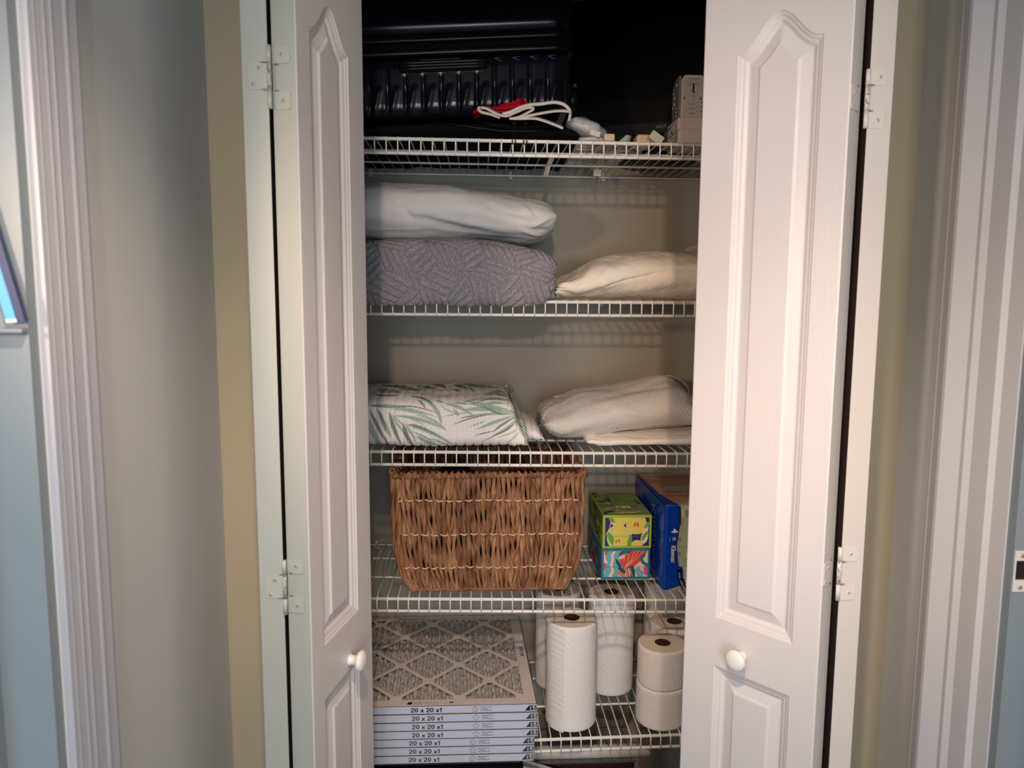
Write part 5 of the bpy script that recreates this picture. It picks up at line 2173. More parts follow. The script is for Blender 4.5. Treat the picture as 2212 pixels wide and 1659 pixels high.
    put_text(mb, 'Flow', 0.01, lambda u, v, d: (X + u, yf - 0.0005, zc_ - 0.0022 + v), 'black_ink', 0.0, width=0.0055, height=0.002)
    for k, s_ in enumerate(('ARROW POINTS', 'TOWARDS', 'BLOWER MOTOR')):
        w_ = (0.0265, 0.0165, 0.0275)[k]
        put_text(mb, s_, 0.01, F(X + 0.013 + w_ / 2, zc_ + 0.0042 - 0.0040 * k), 'black_ink', 0.0002, width=w_, height=0.0024)
    decal(mb, [('black_ink', [(0, 0), (0.0275, 0), (0.0275, 0.0128), (0.0105, 0.0128)])], 1, 1, lambda u, v, d: (x1 - 0.0285 + u, yf - 0.00025, zc_ - 0.0064 + v))
    glyphs(mb, '5', 0.0068, 0.0102, lambda u, v, d: (x1 - 0.0062 + u, yf - 0.0006 - d, zc_ + v), 'white_ink')
    put_text(mb, 'FPR', 0.02, lambda u, v, d: (x1 - 0.0140 + u, yf - 0.0005, zc_ + v), 'lavender_ink', 0.0004, rot=PI / 2, width=0.0100, height=0.0040)
    mb.build('edge_print', e)
    return e


zf0 = zs5(0.0) + 0.0016
XF = [0.1365, 0.1375, 0.1385, 0.1455, 0.1455, 0.1455, 0.1430]
LB = ['bottom air filter of the stack on the lowest shelf', 'second air filter from the bottom of the stack', 'third air filter from the bottom of the stack',
      'middle air filter of the seven stacked', 'fifth air filter from the bottom, shrink wrapped', 'air filter directly under the topmost one',
      'topmost air filter with its diamond grille and pleats showing']
STEP = 0.0210
fobs = []
for k in range(7):
    fobs.append(make_filter('air_filter', XF[k], 1.626 + (0.0015 if k < 3 else 0), zf0 + STEP * k, LB[k], k == 6, 0.030 if k == 6 else 0.02))
# shrink wrap film round the two lower bundles
for a, b, lab in ((0, 3, 'clear shrink wrap around the lower three filters'), (3, 6, 'clear shrink wrap around the next three filters')):
    mb = MB()
    x1_ = XF[a] + 0.0022
    x0_ = XF[a] - FW - 0.002
    z0_, z1_ = zf0 + STEP * a - 0.0004, zf0 + STEP * b - 0.0008
    nx, nz = 90, 16
    vs, fs = [], []
    for j in range(nz + 1):
        for i in range(nx + 1):
            x = x0_ + (x1_ - x0_) * i / nx
            z = z0_ + (z1_ - z0_) * j / nz
            u = i / nx * 0.5
            wv = 0.0006 * math.sin((x * 240 + z * 500)) * max(0, (i / nx - 0.72)) * 4 + 0.0003 * noise.noise(Vector((x * 90, z * 200, a)))
            vs.append((x, 1.6232 + wv, z))
    for j in range(nz):
        for i in range(nx):
            q_ = j * (nx + 1) + i
            fs.append((q_, q_ + 1, q_ + nx + 2, q_ + nx + 1))
    mb.add(vs, fs, 'shrink_wrap', True)
    # right side and top/bottom returns
    mb.add([(x1_, 1.6232, z0_), (x1_ - 0.010, 2.13 - 0.012, z0_), (x1_ - 0.010, 2.13 - 0.012, z1_), (x1_, 1.6232, z1_)], [(0, 1, 2, 3)], 'shrink_wrap')
    o = mb.build('shrink_wrap')
    o.parent = fobs[a + 1]
    o.location = -Vector(fobs[a + 1].location)
    o['label'] = lab


# ================================================================== top shelf
ZD = zs1(0.0) + 0.0017


def rib_case_disp(U, V, P):
    """moulded vertical ribs on the lower shell"""
    X, Z, Y = P[:, :, 0], P[:, :, 2], P[:, :, 1]
    d = np.zeros_like(X)
    ph = (X + 0.02 * (Z - 2.05)) / 0.0385
    tri = np.abs(np.mod(ph, 1) - 0.5) * 2
    groove = np.exp(-((1 - tri) / 0.16)**2)
    # ribs run from just under the band to the bottom; slanted ends lower down
    zone = np.clip((2.128 - Z) / 0.008, 0, 1) * np.clip((Z - 1.985) / 0.01, 0, 1)
    lip = np.clip((2.075 - Z) / 0.012, 0, 1)
    d -= 0.0045 * groove * zone * (0.45 + 0.55 * lip)
    diag = np.mod(ph * 1.0 + (2.06 - Z) * 6.0, 1)
    d += 0.0022 * zone * lip * np.exp(-((diag - 0.45) / 0.16)**2)
    # handle bay stays smooth
    bay = (X > -0.175) & (X < 0.028) & (Z > 2.095)
    d = np.where(bay, 0, d)
    return d


def superbox(name, x0, x1, y0, y1, z0, z1, r, mat, disp=None, res=0.004, parent=None, nz=None):
    """rounded-corner shell: plan = rounded rectangle, softly rounded top and bottom edges"""
    pts = []
    def arc(cx_, cy_, a0):
        for k in range(13):
            a = math.radians(a0 + 90 * k / 12)
            pts.append((cx_ + r * math.cos(a), cy_ + r * math.sin(a)))
    arc(x1 - r, y1 - r, 0); arc(x0 + r, y1 - r, 90); arc(x0 + r, y0 + r, 180); arc(x1 - r, y0 + r, 270)
    loop = np.array(pts + [pts[0]])
    L = np.concatenate([[0], np.cumsum(np.linalg.norm(np.diff(loop, axis=0), axis=1))])
    n = int(L[-1] / res)
    s = np.linspace(0, L[-1], n, endpoint=False)
    lx, ly = np.interp(s, L, loop[:, 0]), np.interp(s, L, loop[:, 1])
    cx_, cy_ = (x0 + x1) / 2, (y0 + y1) / 2
    rb = min(0.03, (z1 - z0) * 0.42)
    prof = []
    for k in range(13):
        a = PI / 2 * k / 12
        prof.append((rb * (1 - math.sin(a)), z0 + rb * (1 - math.cos(a))))
    m = max(4, int((z1 - z0 - 2 * rb) / res))
    for k in range(1, m):
        prof.append((0, z0 + rb + (z1 - z0 - 2 * rb) * k / m))
    for k in range(13):
        a = PI / 2 * k / 12
        prof.append((rb * (1 - math.cos(a)), z1 - rb * (1 - math.sin(a))))
    prof = np.array(prof)
    nx_ = np.gradient(lx); ny_ = np.gradient(ly)
    nl = np.hypot(nx_, ny_)
    ox, oy = ny_ / nl, -nx_ / nl
    P = np.zeros((len(prof), n, 3))
    P[:, :, 0] = lx[None] - ox[None] * prof[:, 0][:, None]
    P[:, :, 1] = ly[None] - oy[None] * prof[:, 0][:, None]
    P[:, :, 2] = prof[:, 1][:, None]
    if disp is not None:
        d = disp(None, None, P)
        P[:, :, 0] += ox[None] * d
        P[:, :, 1] += oy[None] * d
    mb = MB()
    k_ = len(prof)
    fs = []
    for i in range(k_ - 1):
        for j in range(n):
            j2 = (j + 1) % n
            fs.append((i * n + j, i * n + j2, (i + 1) * n + j2, (i + 1) * n + j))
    fs.append(tuple(range(n - 1, -1, -1)))
    fs.append(tuple((k_ - 1) * n + j for j in range(n)))
    mb.add(P.reshape(-1, 3), fs, mat, True)
    o = mb.build(name, parent)
    bm = bmesh.new(); bm.from_mesh(o.data); bmesh.ops.recalc_face_normals(bm, faces=bm.faces); bm.to_mesh(o.data); bm.free()
    return o


SC = empty('hard_suitcase', (-0.12, 1.87, 2.013), 'dark navy ribbed hard-shell suitcase lying flat on the black soft case', 'suitcase')
TILT = 0.062
SX0, SX1, SY0, SY1 = -0.46, 0.2115, 1.642, 2.10


def tilt_children(e, k, x0):
    """the case rises slightly to the right"""
    for c in e.children:
        me = c.data
        for v in me.vertices:
            v.co.z += k * (v.co.x - x0)


superbox('lower_shell', SX0, SX1, SY0, SY1, 2.006, 2.138, 0.045, 'suitcase_shell', rib_case_disp, 0.0028, SC)
superbox('upper_shell', SX0, SX1, SY0, SY1, 2.172, 2.40, 0.045, 'suitcase_shell', None, 0.01, SC)
superbox('frame_band', SX0 - 0.002, SX1 + 0.002, SY0 - 0.002, SY1 + 0.002, 2.134, 2.1485, 0.046, 'suitcase_band', None, 0.008, SC)
superbox('zip_tape', SX0 + 0.003, SX1 - 0.003, SY0 + 0.003, SY1 - 0.003, 2.147, 2.163, 0.044, 'black_fabric', None, 0.01, SC)
superbox('frame_band', SX0 - 0.002, SX1 + 0.002, SY0 - 0.002, SY1 + 0.002, 2.161, 2.1755, 0.046, 'suitcase_band', None, 0.008, SC)
# side handle with bay
mb = MB()
n_ = 30
pts = []
for k in range(n_ + 1):
    t_ = k / n_
    x = -0.166 + 0.186 * t_
    y = SY0 - 0.002 - 0.006 * min(1, math.sin(PI * t_) * 3)
    pts.append((x, y, 2.111))
for dz in (-0.006, 0, 0.006):
    mb.tube([(x, y, z + dz) for x, y, z in pts], 0.0052, 'black_plastic', 10)
mb.build('side_handle', SC)
mb = MB()
mb.tube([(-0.128, SY0 - 0.0012, 2.1215), (-0.120, SY0 - 0.0015, 2.1245), (-0.036, SY0 - 0.0015, 2.1245), (-0.030, SY0 - 0.0012, 2.1225)], 0.0007, 'suitcase_line', 6)
mb.build('handle_trim', SC)
# small triangular rib ends
for k in range(4):
    x = 0.054 + 0.0385 * k
    mb = MB()
    tri = [(x - 0.016, 2.1225), (x + 0.001, 2.1235), (x - 0.002, 2.1155), (x - 0.016, 2.1225)]
    mb.tube([(a, SY0 - 0.0006, b) for a, b in tri], 0.0006, 'suitcase_line', 6)
    mb.build('rib_end', SC)
# caster wheel housing at the right lower corner
mb = MB()
mb.lathe([(0.0001, -0.012), (0.020, -0.012), (0.024, -0.006), (0.024, 0.006), (0.020, 0.012), (0.0001, 0.012)], 'black_plastic',
         (SX1 + 0.001, 1.70, 2.040), 28, Matrix.Rotation(PI / 2, 3, 'Y'))
mb.build('wheel', SC)
mb = MB()
mb.box((SX1 + 0.001, 1.665, 2.061), (SX1 + 0.010, 1.675, 2.069), 'black_plastic')
o = mb.build('buckle', SC); bevel(o, 0.001)
tilt_children(SC, TILT, 0.05)

# black soft case below
def softcase(U, V, P):
    return 0.003 * fbm(U * 9, V * 9, 61, 3)


st = []
for x, zt in ((-0.46, 1.955), (-0.44, 1.972), (-0.30, 1.980), (-0.1, 1.992), (0.05, 1.998), (0.13, 1.996), (0.18, 1.99), (0.205, 1.985), (0.222, 1.976), (0.228, 1.968)):
    st.append((x, ZD - (0 if x < 0.2 else -0.001), zt, 1.652, 2.09))
SB, _ = loft('soft_suitcase', st, 'black_fabric', 0.006, 3.6, softcase, loc=(-0.1, 1.87, ZD))
tag(SB, 'black soft fabric suitcase lying on the top shelf under the hard one', 'suitcase')
mb = MB()
mb.tube([(-0.10, 1.6505, 1.990), (-0.02, 1.6485, 1.979), (0.05, 1.648, 1.9715), (0.12, 1.6485, 1.972), (0.19, 1.652, 1.979)], 0.0022, 'black_plastic', 8)
o = mb.build('zip'); o.parent = SB; o.location = -Vector(SB.location)
for x in (0.0815, 0.1065):
    mb = MB()
    mb.box((x - 0.0042, 1.6440, 1.981), (x + 0.0042, 1.6475, 1.991), 'black_plastic')
    for dx in (-0.0030, 0.0030):
        mb.tube([(x + dx, 1.645, 1.983), (x + dx, 1.6455, 1.967), (x + dx * 1.1, 1.6535, 1.951)], 0.0009, 'black_plastic', 6)
    mb.tube([(x - 0.0036, 1.6535, 1.9515), (x - 0.0036, 1.6535, 1.9455), (x + 0.0036, 1.6535, 1.9455), (x + 0.0036, 1.6535, 1.9515)], 0.0016, 'black_plastic', 6)
    o = mb.build('zip_pull'); o.parent = SB; o.location = -Vector(SB.location)
mb = MB()
mb.tube([(0.012, 1.650, 1.9905), (0.030, 1.643, 1.983), (0.075, 1.641, 1.978), (0.12, 1.641, 1.979), (0.155, 1.643, 1.983), (0.165, 1.650, 1.988)], 0.0045, 'black_fabric', 8)
o = mb.build('handle'); o.parent = SB; o.location = -Vector(SB.location)


# ---- red bag with white straps lying on the soft case
def ribbon(mb, pts, w, th, mat, axis=(0, 1, 0)):
    """strap: path pts, width w along axis, thickness th"""
    axis = Vector(axis)
    P_ = [Vector(p) for p in pts]
    # resample smoothly
    T_ = np.linspace(0, len(P_) - 1, 8 * len(P_))
    arr = np.array([[*p] for p in P_])
    S_ = [Vector([float(catmull(range(len(P_)), arr[:, i], np.array([t_]))[0]) for i in range(3)]) for t_ in T_]
    vs, fs = [], []
    for i, p in enumerate(S_):
        d = (S_[min(i + 1, len(S_) - 1)] - S_[max(i - 1, 0)]).normalized()
        n_ = d.cross(axis).normalized()
        a = n_.cross(d).normalized()
        for (u, v) in ((-1, -0.5), (-0.92, -1), (0.92, -1), (1, -0.5), (1, 0.5), (0.92, 1), (-0.92, 1), (-1, 0.5)):
            vs.append(p + a * (u * w / 2) + n_ * (v * th / 2))
    for i in range(len(S_) - 1):
        for k in range(8):
            k2 = (k + 1) % 8
            fs.append((i * 8 + k, i * 8 + k2, (i + 1) * 8 + k2, (i + 1) * 8 + k))
    fs.append(tuple(range(7, -1, -1)))
    fs.append(tuple((len(S_) - 1) * 8 + k for k in range(8)))
    mb.add(vs, fs, mat, True)


def C5(x, y, Y):
    """point from crop (1020,190) at 7.373x, depth Y"""
    return tuple(at(1020 + x / 7.373, 190 + y / 7.373, Y))


RB = empty('red_tote', (0.09, 1.63, 1.990), 'folded red cloth tote with white straps lying on the black soft suitcase', 'tote bag')
mb = MB()
red = [(10, 378, 1.625), (60, 352, 1.622), (110, 330, 1.62), (290, 302, 1.615), (440, 292, 1.615), (620, 232, 1.62), (790, 168, 1.63), (890, 245, 1.63), (960, 300, 1.625), (800, 340, 1.62), (640, 360, 1.615), (500, 385, 1.612), (300, 370, 1.612), (110, 380, 1.618), (30, 405, 1.622)]
front = [C5(x, y, Y) for x, y, Y in red]
back = [(p[0], p[1] + 0.045, p[2] + 0.001) for p in front]
tr = fan([(p[0], p[2]) for p in front])
n_ = len(front)
mb.add(front + back, [tuple(t_) for t_ in tr] + [tuple(n_ + k for k in t_[::-1]) for t_ in tr] + [(i, (i + 1) % n_, n_ + (i + 1) % n_, n_ + i) for i in range(n_)], 'red_cloth')
o = mb.build('cloth_body', RB)
o['label'] = 'red cloth folds'
sm_ = o.modifiers.new('round', 'BEVEL'); sm_.width = 0.0015; sm_.segments = 2
# soft folds over it
mb = MB()
for pts, w in (([(440, 300, 1.618), (600, 262, 1.615), (740, 215, 1.618), (795, 180, 1.625)], 0.02), ([(330, 320, 1.612), (520, 315, 1.610), (690, 300, 1.612), (820, 270, 1.62)], 0.018),
               ([(795, 180, 1.626), (760, 240, 1.615), (700, 310, 1.612)], 0.012), ([(20, 385, 1.625), (120, 345, 1.616), (280, 315, 1.614)], 0.012)):
    mb.tube([C5(*p) for p in pts], 0.0042, 'red_cloth', 10)
o = mb.build('fold', RB)
S1 = [[(430, 460, 1.610), (300, 415, 1.606), (170, 385, 1.604), (112, 345, 1.603), (135, 312, 1.603), (230, 322, 1.602), (330, 375, 1.602), (440, 425, 1.602),
       (560, 440, 1.602), (700, 385, 1.603), (840, 325, 1.606), (945, 308, 1.608), (960, 345, 1.608), (860, 405, 1.606), (760, 455, 1.604), (650, 482, 1.604)],
      [(480, 415, 1.612), (620, 375, 1.610), (760, 310, 1.610), (920, 265, 1.612), (1100, 250, 1.612), (1300, 225, 1.614), (1450, 255, 1.615), (1540, 330, 1.618), (1560, 400, 1.624), (1550, 480, 1.632)],
      [(600, 482, 1.606), (760, 478, 1.603), (900, 440, 1.604), (1100, 400, 1.606), (1300, 368, 1.608), (1450, 362, 1.610), (1535, 372, 1.614)],
      [(660, 486, 1.605), (830, 484, 1.603), (1000, 482, 1.602), (1150, 520, 1.602), (1300, 575, 1.604), (1440, 632, 1.606)]]
for i, P_ in enumerate(S1):
    mb = MB()
    ribbon(mb, [C5(*p) for p in P_], 0.026, 0.0046 if i != 1 else 0.0062, 'strap_white', (0.15, 1, 0.35))
    o = mb.build('strap', RB)
# ---- monitor (screen side facing out, turned towards the left)
MN = empty('computer_monitor', (0.47, 1.90, ZD), 'large black flat computer monitor standing at the back of the top shelf', 'monitor')
mc, ms = math.cos(math.radians(-24)), math.sin(math.radians(-24))
MX, MY = 0.4862, 1.965


def mxf(u, w, v):
    """u along the screen width (0 at the logo), w forward, v height"""
    return (MX + u * mc + w * ms * 1.0, MY + u * ms - w * mc, v)


def mbox(nm, u0, u1, w0, w1, v0, v1, mat, bev=0.002):
    mb = MB()
    mb.box((u0, w0, v0), (u1, w1, v1), mat, lambda p: mxf(p[0], p[1], p[2]))
    o = mb.build(nm, MN)
    bm = bmesh.new(); bm.from_mesh(o.data); bmesh.ops.recalc_face_normals(bm, faces=bm.faces); bm.to_mesh(o.data); bm.free()
    if bev:
        bevel(o, bev)
    return o


def mrot(z):
    return z


MZ0, MZ1 = 2.044, 2.405
mbox('casing', -0.31, 0.245, -0.030, -0.002, MZ0, MZ1, 'black_plastic', 0.004)
mbox('bezel', -0.31, 0.245, -0.003, 0.001, MZ0, MZ0 + 0.030, 'monitor_frame', 0.001)
mbox('bezel', -0.31, 0.245, -0.003, 0.001, MZ1 - 0.016, MZ1, 'monitor_frame', 0.001)
mbox('bezel', -0.31, -0.296, -0.003, 0.001, MZ0, MZ1, 'monitor_frame', 0.001)
mbox('bezel', 0.231, 0.245, -0.003, 0.001, MZ0, MZ1, 'monitor_frame', 0.001)
mbox('screen', -0.296, 0.231, -0.003, -0.0005, MZ0 + 0.030, MZ1 - 0.016, 'screen_glass', 0)
mb = MB()
put_text(mb, 'ASUS', 0.02, lambda u, v, d: mxf(-0.001 + u, 0.0014, MZ0 + 0.0165 + v), 'logo_grey', 0.0003, 0.25, width=0.030, height=0.0085)
mb.build('logo', MN)
mbox('stand_neck', -0.055, 0.055, -0.045, -0.028, ZD + 0.004, 2.16, 'black_plastic', 0.006)
mb = MB()
mb.lathe([(0.0001, 0.0), (0.098, 0.0), (0.102, 0.004), (0.098, 0.009), (0.03, 0.014), (0.0001, 0.015)], 'black_plastic', (0.475, 1.955, ZD), 56)
mb.build('stand_base', MN)
# ---- travel adaptor on white boxes
mb = MB()
mb.box((0.4620, 1.700, ZD), (0.568, 1.80, ZD + 0.0350), 'cardboard_white')
o = mb.build('charger_box', loc=(0.507, 1.75, ZD)); bevel(o, 0.0012)
tag(o, 'lower small white box at the right end of the top shelf', 'box', 'small white boxes')
mb = MB()
mb.box((0.4605, 1.701, ZD + 0.0353), (0.567, 1.80, ZD + 0.0610), 'cardboard_white')
o = mb.build('charger_box', loc=(0.507, 1.75, ZD + 0.0388)); bevel(o, 0.0012)
tag(o, 'upper small white box carrying the travel adaptor', 'box', 'small white boxes')
TA = empty('travel_adaptor', (0.49, 1.74, ZD + 0.0613), 'white travel plug adaptor with dark slots standing on the small white boxes', 'adaptor')
z0_ = ZD + 0.0613
A0, A1, Ya, Yb = 0.4665, 0.5180, 1.706, 1.770
mb = MB()
pl_ = [(A0, 0), (A1, 0), (A1 + 0.002, 0.05), (A1 + 0.004, 0.088), (A1 - 0.002, 0.096), (A0 + 0.008, 0.096), (A0 + 0.001, 0.086), (A0 + 0.001, 0.05)]
mb.prism([(u, v) for u, v in pl_], 'plastic_white', lambda u, v, w: (u, Yb - w * (Yb - Ya), z0_ + v), 1.0)
o = mb.build('adaptor_body', TA); bevel(o, 0.004, 3, 20)
mb = MB()
pl2 = [(0, 0), (0.058, 0), (0.060, 0.05), (0.056, 0.080), (0.030, 0.094), (0.004, 0.094), (0.001, 0.05)]
mb.prism(pl2, 'plastic_grey', lambda u, v, w: (A0 + 0.002 - w, Ya + 0.003 + u, z0_ + 0.0008 + v), 0.006)
o = mb.build('socket_face', TA); bevel(o, 0.0015)
mb = MB()
for (u, v, r_) in ((0.022, 0.078, 0.0045), (0.040, 0.054, 0.0045), (0.040, 0.040, 0.0045), (0.020, 0.026, 0.0022), (0.020, 0.017, 0.0022), (0.020, 0.008, 0.0022), (0.050, 0.066, 0.0025), (0.052, 0.034, 0.0025)):
    mb.lathe([(0.0001, 0.0008), (r_, 0.0008), (r_, 0)], 'plastic_white', (A0 - 0.0041, Ya + 0.003 + u, z0_ + v), 16, Matrix.Rotation(-PI / 2, 3, 'Y'))
mb.build('socket_hole', TA)
mb = MB()
fa = lambda X, Z: (lambda u, v, d: (A0 + X + u, Ya - 0.0003, z0_ + Z + v))
put_text(mb, 'TRAVELSMART', 0.01, fa(0.029, 0.087), 'grey_ink', 0.0002, width=0.028, height=0.0020)
put_text(mb, 'by CONAIR', 0.01, fa(0.029, 0.0835), 'black_ink', 0.0002, width=0.011, height=0.0018)
art = [stroke([(0.028, 0.077), (0.0275, 0.072), (0.029, 0.068), (0.027, 0.062), (0.0285, 0.056)], 0.0035), stroke([(0.0275, 0.057), (0.026, 0.050), (0.029, 0.046)], 0.0008),
       stroke([(0.0305, 0.058), (0.031, 0.052), (0.028, 0.046)], 0.0008)]
decal(mb, [('black_ink', a) for a in art] + [('grey_ink', stroke([(0.014, 0.077), (0.023, 0.0785)], 0.0008)), ('grey_ink', stroke([(0.014, 0.072), (0.023, 0.073)], 0.0008)),
      ('grey_ink', stroke([(0.033, 0.079), (0.034, 0.071)], 0.0012)), ('grey_ink', stroke([(0.0365, 0.0775), (0.042, 0.0765)], 0.0006)),
      ('black_ink', [(0.006, 0.040), (0.0078, 0.040), (0.0078, 0.0465), (0.006, 0.0465)]), ('black_ink', [(0.044, 0.040), (0.0462, 0.040), (0.0462, 0.0465), (0.044, 0.0465)])], 1, 1,
      lambda u, v, d: (A0 + u, Ya - d, z0_ + v))
for k, v in enumerate((0.030, 0.0198, 0.0098)):
    decal(mb, [('grey_ink', stroke([(0.019, v - 0.0005), (0.024, v + 0.0008), (0.029, v + 0.0008), (0.034, v)], 0.0012)),
               ('grey_ink', stroke([(0.0115, v + 0.006), (0.015, v + 0.0055), (0.0185, v + 0.0035)], 0.0007)),
               ('grey_ink', stroke([(0.036, v + 0.0035), (0.040, v + 0.0055), (0.043, v + 0.006)], 0.0009)),
               ('black_ink', [(0.047, v + 0.004), (0.0515, v + 0.004), (0.0515, v + 0.006), (0.047, v + 0.006)])], 1, 1, lambda u, v_, d: (A0 + u, Ya - d, z0_ + v_))
mb.build('front_print', TA)
# leaning grey plug block
PB = empty('plug_block', (0.443, 1.73, ZD), 'grey plug block leaning against the small white boxes', 'plug')
mb = MB()
pts = [(a_ + 0.0075, b__) for a_, b__ in [(0.4385, 0.0), (0.4475, 0.0), (0.4525, 0.014), (0.4525, 0.050), (0.4480, 0.052), (0.4345, 0.034), (0.4335, 0.008)]]
mb.prism(pts, 'plastic_grey', lambda u, v, w: (u, 1.775 - w * 0.060, ZD + v), 1.0)
o = mb.build('plug_body', PB); bevel(o, 0.0015)
mb = MB()
decal(mb, [('black_ink', stroke([(0.4390, 0.026), (0.4430, 0.034)], 0.002)), ('black_ink', stroke([(0.4425, 0.022), (0.4465, 0.030)], 0.002)), ('black_ink', stroke([(0.4360, 0.016), (0.4400, 0.022)], 0.002))],
      1, 1, lambda u, v, d: (u + 0.0075, 1.7148 - d, ZD + v))
mb.build('plug_slot', PB)


# ---- adaptors, cables
def coil(name, label, cx_, cy_, z, rx, ry, turns, r, mat='cable_white', seed=0, extra=None, tall=0.0, group=None):
    rg = random.Random(seed)
    mb = MB()
    pts = []
    n_ = int(turns * 26)
    for k in range(n_):
        a = 2 * PI * k / 26
        f = 1 + rg.uniform(-0.03, 0.03) + 0.12 * math.sin(a * 0.37 + seed)
        zz_ = z + r + (k / n_) * tall + 0.0015 * (1 + math.sin(a * 0.7 + seed))
        pts.append((cx_ + rx * f * math.cos(a), cy_ + ry * f * math.sin(a), zz_))
    if extra:
        pts += extra
    mb.tube(pts, r, mat, 8)
    o = mb.build(name, loc=(cx_, cy_, z))
    return tag(o, label, 'cable', group)


coil('extension_cable', 'thick cream cable loop hanging at the shelf edge under the clear pouch', 0.258, 1.742, ZD, 0.050, 0.055, 1.6, 0.0046, 'cable_white', 2, tall=0.006)
coil('charging_cable', 'bundle of thin white charging cables coiled behind the front rail', 0.335, 1.80, ZD, 0.060, 0.055, 5.3, 0.0022, 'cable_white', 5, tall=0.010, group=None)
coil('charging_cable', 'thin white cable coiled at the back left, spilling towards the suitcase', 0.262, 1.905, ZD, 0.060, 0.075, 5.2, 0.0021, 'cable_white', 9, tall=0.008)
coil('charging_cable', 'thin white cable coil lying in front of the monitor foot', 0.355, 1.87, ZD, 0.050, 0.075, 4.1, 0.0021, 'cable_white', 14, tall=0.007)
mb = MB()
for k in range(5):
    a = 0.0035 * k
    mb.tube([(0.318 + a, 1.735 + a, ZD + 0.002), (0.332 + a * 0.8, 1.738, ZD + 0.012), (0.349 + a * 0.6, 1.742, ZD + 0.027), (0.3535 + a * 0.5, 1.746, ZD + 0.030 - 0.001 * k), (0.352 + a * 0.5, 1.752, ZD + 0.022), (0.342 + a, 1.765, ZD + 0.004)], 0.0017, 'cable_white', 6)
mb.tube([(0.332, 1.738, ZD + 0.009), (0.344, 1.733, ZD + 0.008), (0.352, 1.742, ZD + 0.011), (0.338, 1.751, ZD + 0.014), (0.332, 1.738, ZD + 0.009)], 0.0014, 'black_plastic', 6)
o = mb.build('folded_cable', loc=(0.34, 1.75, ZD)); tag(o, 'folded white cable sticking up above the rail, left of the cream plug', 'cable')
mb = MB()
for k in range(3):
    mb.tube([(0.190 + 0.004 * k, 1.83, ZD + 0.002), (0.182 + 0.004 * k, 1.84, ZD - 0.006), (0.172 + 0.004 * k, 1.85, ZD - 0.030), (0.166 + 0.0045 * k, 1.853, ZD - 0.052)], 0.0020, 'cable_white', 6)
o = mb.build('dangling_cable', loc=(0.18, 1.84, ZD)); tag(o, 'white cable end dangling through the left part of the top shelf', 'cable')
mb = MB()
mb.box((0.3085, 1.96, ZD - 0.030), (0.3285, 1.975, ZD - 0.012), 'plastic_white')
mb.box((0.3155, 1.963, ZD - 0.050), (0.3205, 1.968, ZD - 0.030), 'grey_ink')
mb.tube([(0.318, 1.967, ZD - 0.012), (0.320, 1.965, ZD - 0.003), (0.325, 1.955, ZD + 0.004)], 0.0028, 'cable_white', 8)
o = mb.build('hanging_plug', loc=(0.318, 1.967, ZD - 0.03)); bevel(o, 0.0015); tag(o, 'white plug with a grey pin dangling below the top shelf', 'plug')
# clear pouch with a white charger inside
PU = empty('clear_pouch', (0.255, 1.745, ZD), 'clear plastic pouch holding a white charger, at the end of the white straps', 'pouch')
bm = bmesh.new()
bmesh.ops.create_icosphere(bm, subdivisions=4, radius=1)
for v in bm.verts:
    c = v.co.copy()
    n_ = noise.noise(c * 2.3) * 0.18 + noise.noise(c * 6) * 0.07
    x, y, z = c.x * 0.046, c.y * 0.030, c.z * 0.021
    x *= 1 + n_; z *= 1 + n_
    z -= x * 0.25
    v.co = Vector((0.252 + x, 1.722 + y, ZD + 0.037 + z)) - Vector(PU.location)
me = bpy.data.meshes.new('pouch_film'); bm.to_mesh(me); bm.free()
me.materials.append(MATS['clear_plastic'])
for p in me.polygons:
    p.use_smooth = True
o = bpy.data.objects.new('pouch_film', me); COL.objects.link(o); o.parent = PU
mb = MB()
c_, s_ = math.cos(-0.30), math.sin(-0.30)
mb.box((-0.034, -0.020, -0.013), (0.030, 0.020, 0.013), 'milky_plastic', lambda p: (0.250 + p[0] * c_ - p[2] * s_, 1.722 + p[1], ZD + 0.040 + p[0] * s_ + p[2] * c_))
o = mb.build('charger', PU); bevel(o, 0.009, 4)
mb = MB()
mb.box((-0.016, -0.012, -0.006), (0.010, 0.010, 0.007), 'plastic_white', lambda p: (0.268 + p[0] * c_ - p[2] * s_, 1.690 + p[1], ZD + 0.0165 + p[0] * s_ + p[2] * c_))
o = mb.build('plug_tip', PU); bevel(o, 0.0015)
mb = MB()
mb.box((0.2865, 1.676, ZD + 0.0005), (0.3105, 1.705, ZD + 0.017), 'plastic_cream')
o = mb.build('wall_plug', loc=(0.30, 1.69, ZD)); bevel(o, 0.003, 3)
tag(o, 'small cream wall plug in front of the clear pouch', 'plug')
mb = MB()
mb.box((-0.020, -0.022, 0), (0.016, 0.022, 0.0295), 'plastic_cream', lambda p: (0.392 + p[0], 1.752 + p[1], ZD + p[2]))
o = mb.build('power_brick', loc=(0.39, 1.75, ZD)); bevel(o, 0.006, 4)
tag(o, 'cream rounded plug brick right of the folded cable', 'plug')
mb = MB()
c_, s_ = math.cos(-0.6), math.sin(-0.6)
mb.box((-0.016, -0.010, -0.010), (0.016, 0.010, 0.010), 'plastic_white', lambda p: (0.413 + p[0] * c_ - p[2] * s_, 1.716 + p[1], ZD + 0.0165 + p[0] * s_ + p[2] * c_))
mb.tube([(0.398, 1.722, ZD + 0.010), (0.385, 1.73, ZD + 0.005), (0.372, 1.75, ZD + 0.003), (0.36, 1.79, ZD + 0.003)], 0.0026, 'cable_white', 8)
o = mb.build('angled_adaptor', loc=(0.41, 1.72, ZD)); bevel(o, 0.003, 3)
tag(o, 'white angled plug leaning on the cream brick', 'plug')


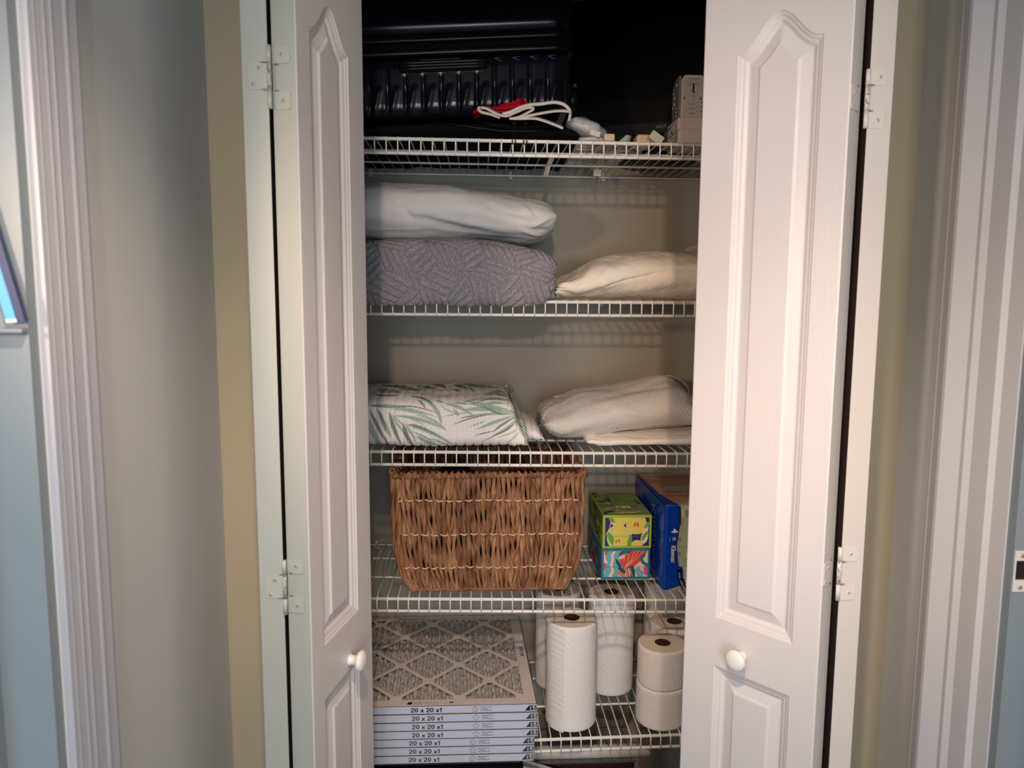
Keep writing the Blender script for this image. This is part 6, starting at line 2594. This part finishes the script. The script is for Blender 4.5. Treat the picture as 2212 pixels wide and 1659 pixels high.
# ================================================================== below the lowest shelf
mb = MB()
mb.box((0.135, 1.848, 0.002), (0.435, 2.08, 0.345), 'maroon')
o = mb.build('storage_box', loc=(0.23, 1.94, 0.0)); bevel(o, 0.008, 3)
SBX = tag(o, 'dark maroon storage box with a pale lid, on the floor under the lowest shelf', 'box')
mb = MB()
mb.box((0.132, 1.845, 0.3455), (0.440, 2.085, 0.3470), 'plastic_grey')
o = mb.build('lid'); o.parent = SBX; o.location = -Vector(SBX.location)
o['label'] = 'pale grey lid'
mb = MB()
mb.tube([(0.140, 1.868, 0.3650), (0.478, 1.868, 0.3650)], 0.0175, 'plastic_white', 28)
o = mb.build('rolled_paper', loc=(0.25, 1.87, 0.34))
tag(o, 'pale rolled tube lying on top of the maroon box', 'tube')
mb = MB()
mb.box((-0.46, 1.73, 0.002), (0.120, 2.09, 0.425), 'dark_cloth')
o = mb.build('fabric_bin', loc=(-0.17, 1.91, 0.0)); bevel(o, 0.015, 4)
tag(o, 'near-black fabric bin on the floor directly under the filter stack', 'bin')
mb = MB()
mb.box((-0.13, -0.016, -0.002), (0.13, 0.016, 0.002), 'plastic_white', lambda p: (0.245 + p[0] * 0.94, 1.815 + p[1], 0.318 - p[0] * 0.34 + p[2]))
mb.box((-0.13, -0.016, 0.002), (0.13, -0.012, 0.012), 'plastic_white', lambda p: (0.245 + p[0] * 0.94, 1.815 + p[1], 0.318 - p[0] * 0.34 + p[2]))
mb.box((-0.13, 0.012, 0.002), (0.13, 0.016, 0.012), 'plastic_white', lambda p: (0.245 + p[0] * 0.94, 1.815 + p[1], 0.318 - p[0] * 0.34 + p[2]))
o = mb.build('plastic_channel', loc=(0.245, 1.80, 0.27))
tag(o, 'pale ribbed plastic channel leaning in front of the maroon box', 'rail')
mb = MB()
mb.box((0.150, 1.755, 0.002), (0.172, 1.785, 0.335), 'clear_plastic')
o = mb.build('acrylic_stand', loc=(0.161, 1.77, 0.0)); bevel(o, 0.002)
tag(o, 'clear acrylic upright at the left end of the pale tube', 'stand')


def under(child, part):
    child.parent = part
    child.location = (0, 0, 0)


for o in list(bpy.data.objects):
    if o.parent is None or o.type != 'MESH':
        continue
    base = o.name.split('.')[0]
    want = {'edge_print': 'frame', 'front_print': 'carton', 'side_print': 'carton', 'front_lettering': 'blue_wrap', 'banner': 'blue_wrap',
            'side_lettering': 'blue_wrap', 'logo': 'bezel', 'carton_print': 'green_carton', 'handle_trim': 'side_handle',
            'top_print': 'frame' if o.parent.name.startswith('air_filter') else 'carton'}.get(base)
    if base == 'front_print' and o.parent.name.startswith('travel'):
        want = 'adaptor_body'
    if want:
        for c in o.parent.children:
            if c.name.split('.')[0] == want:
                under(o, c)
                break
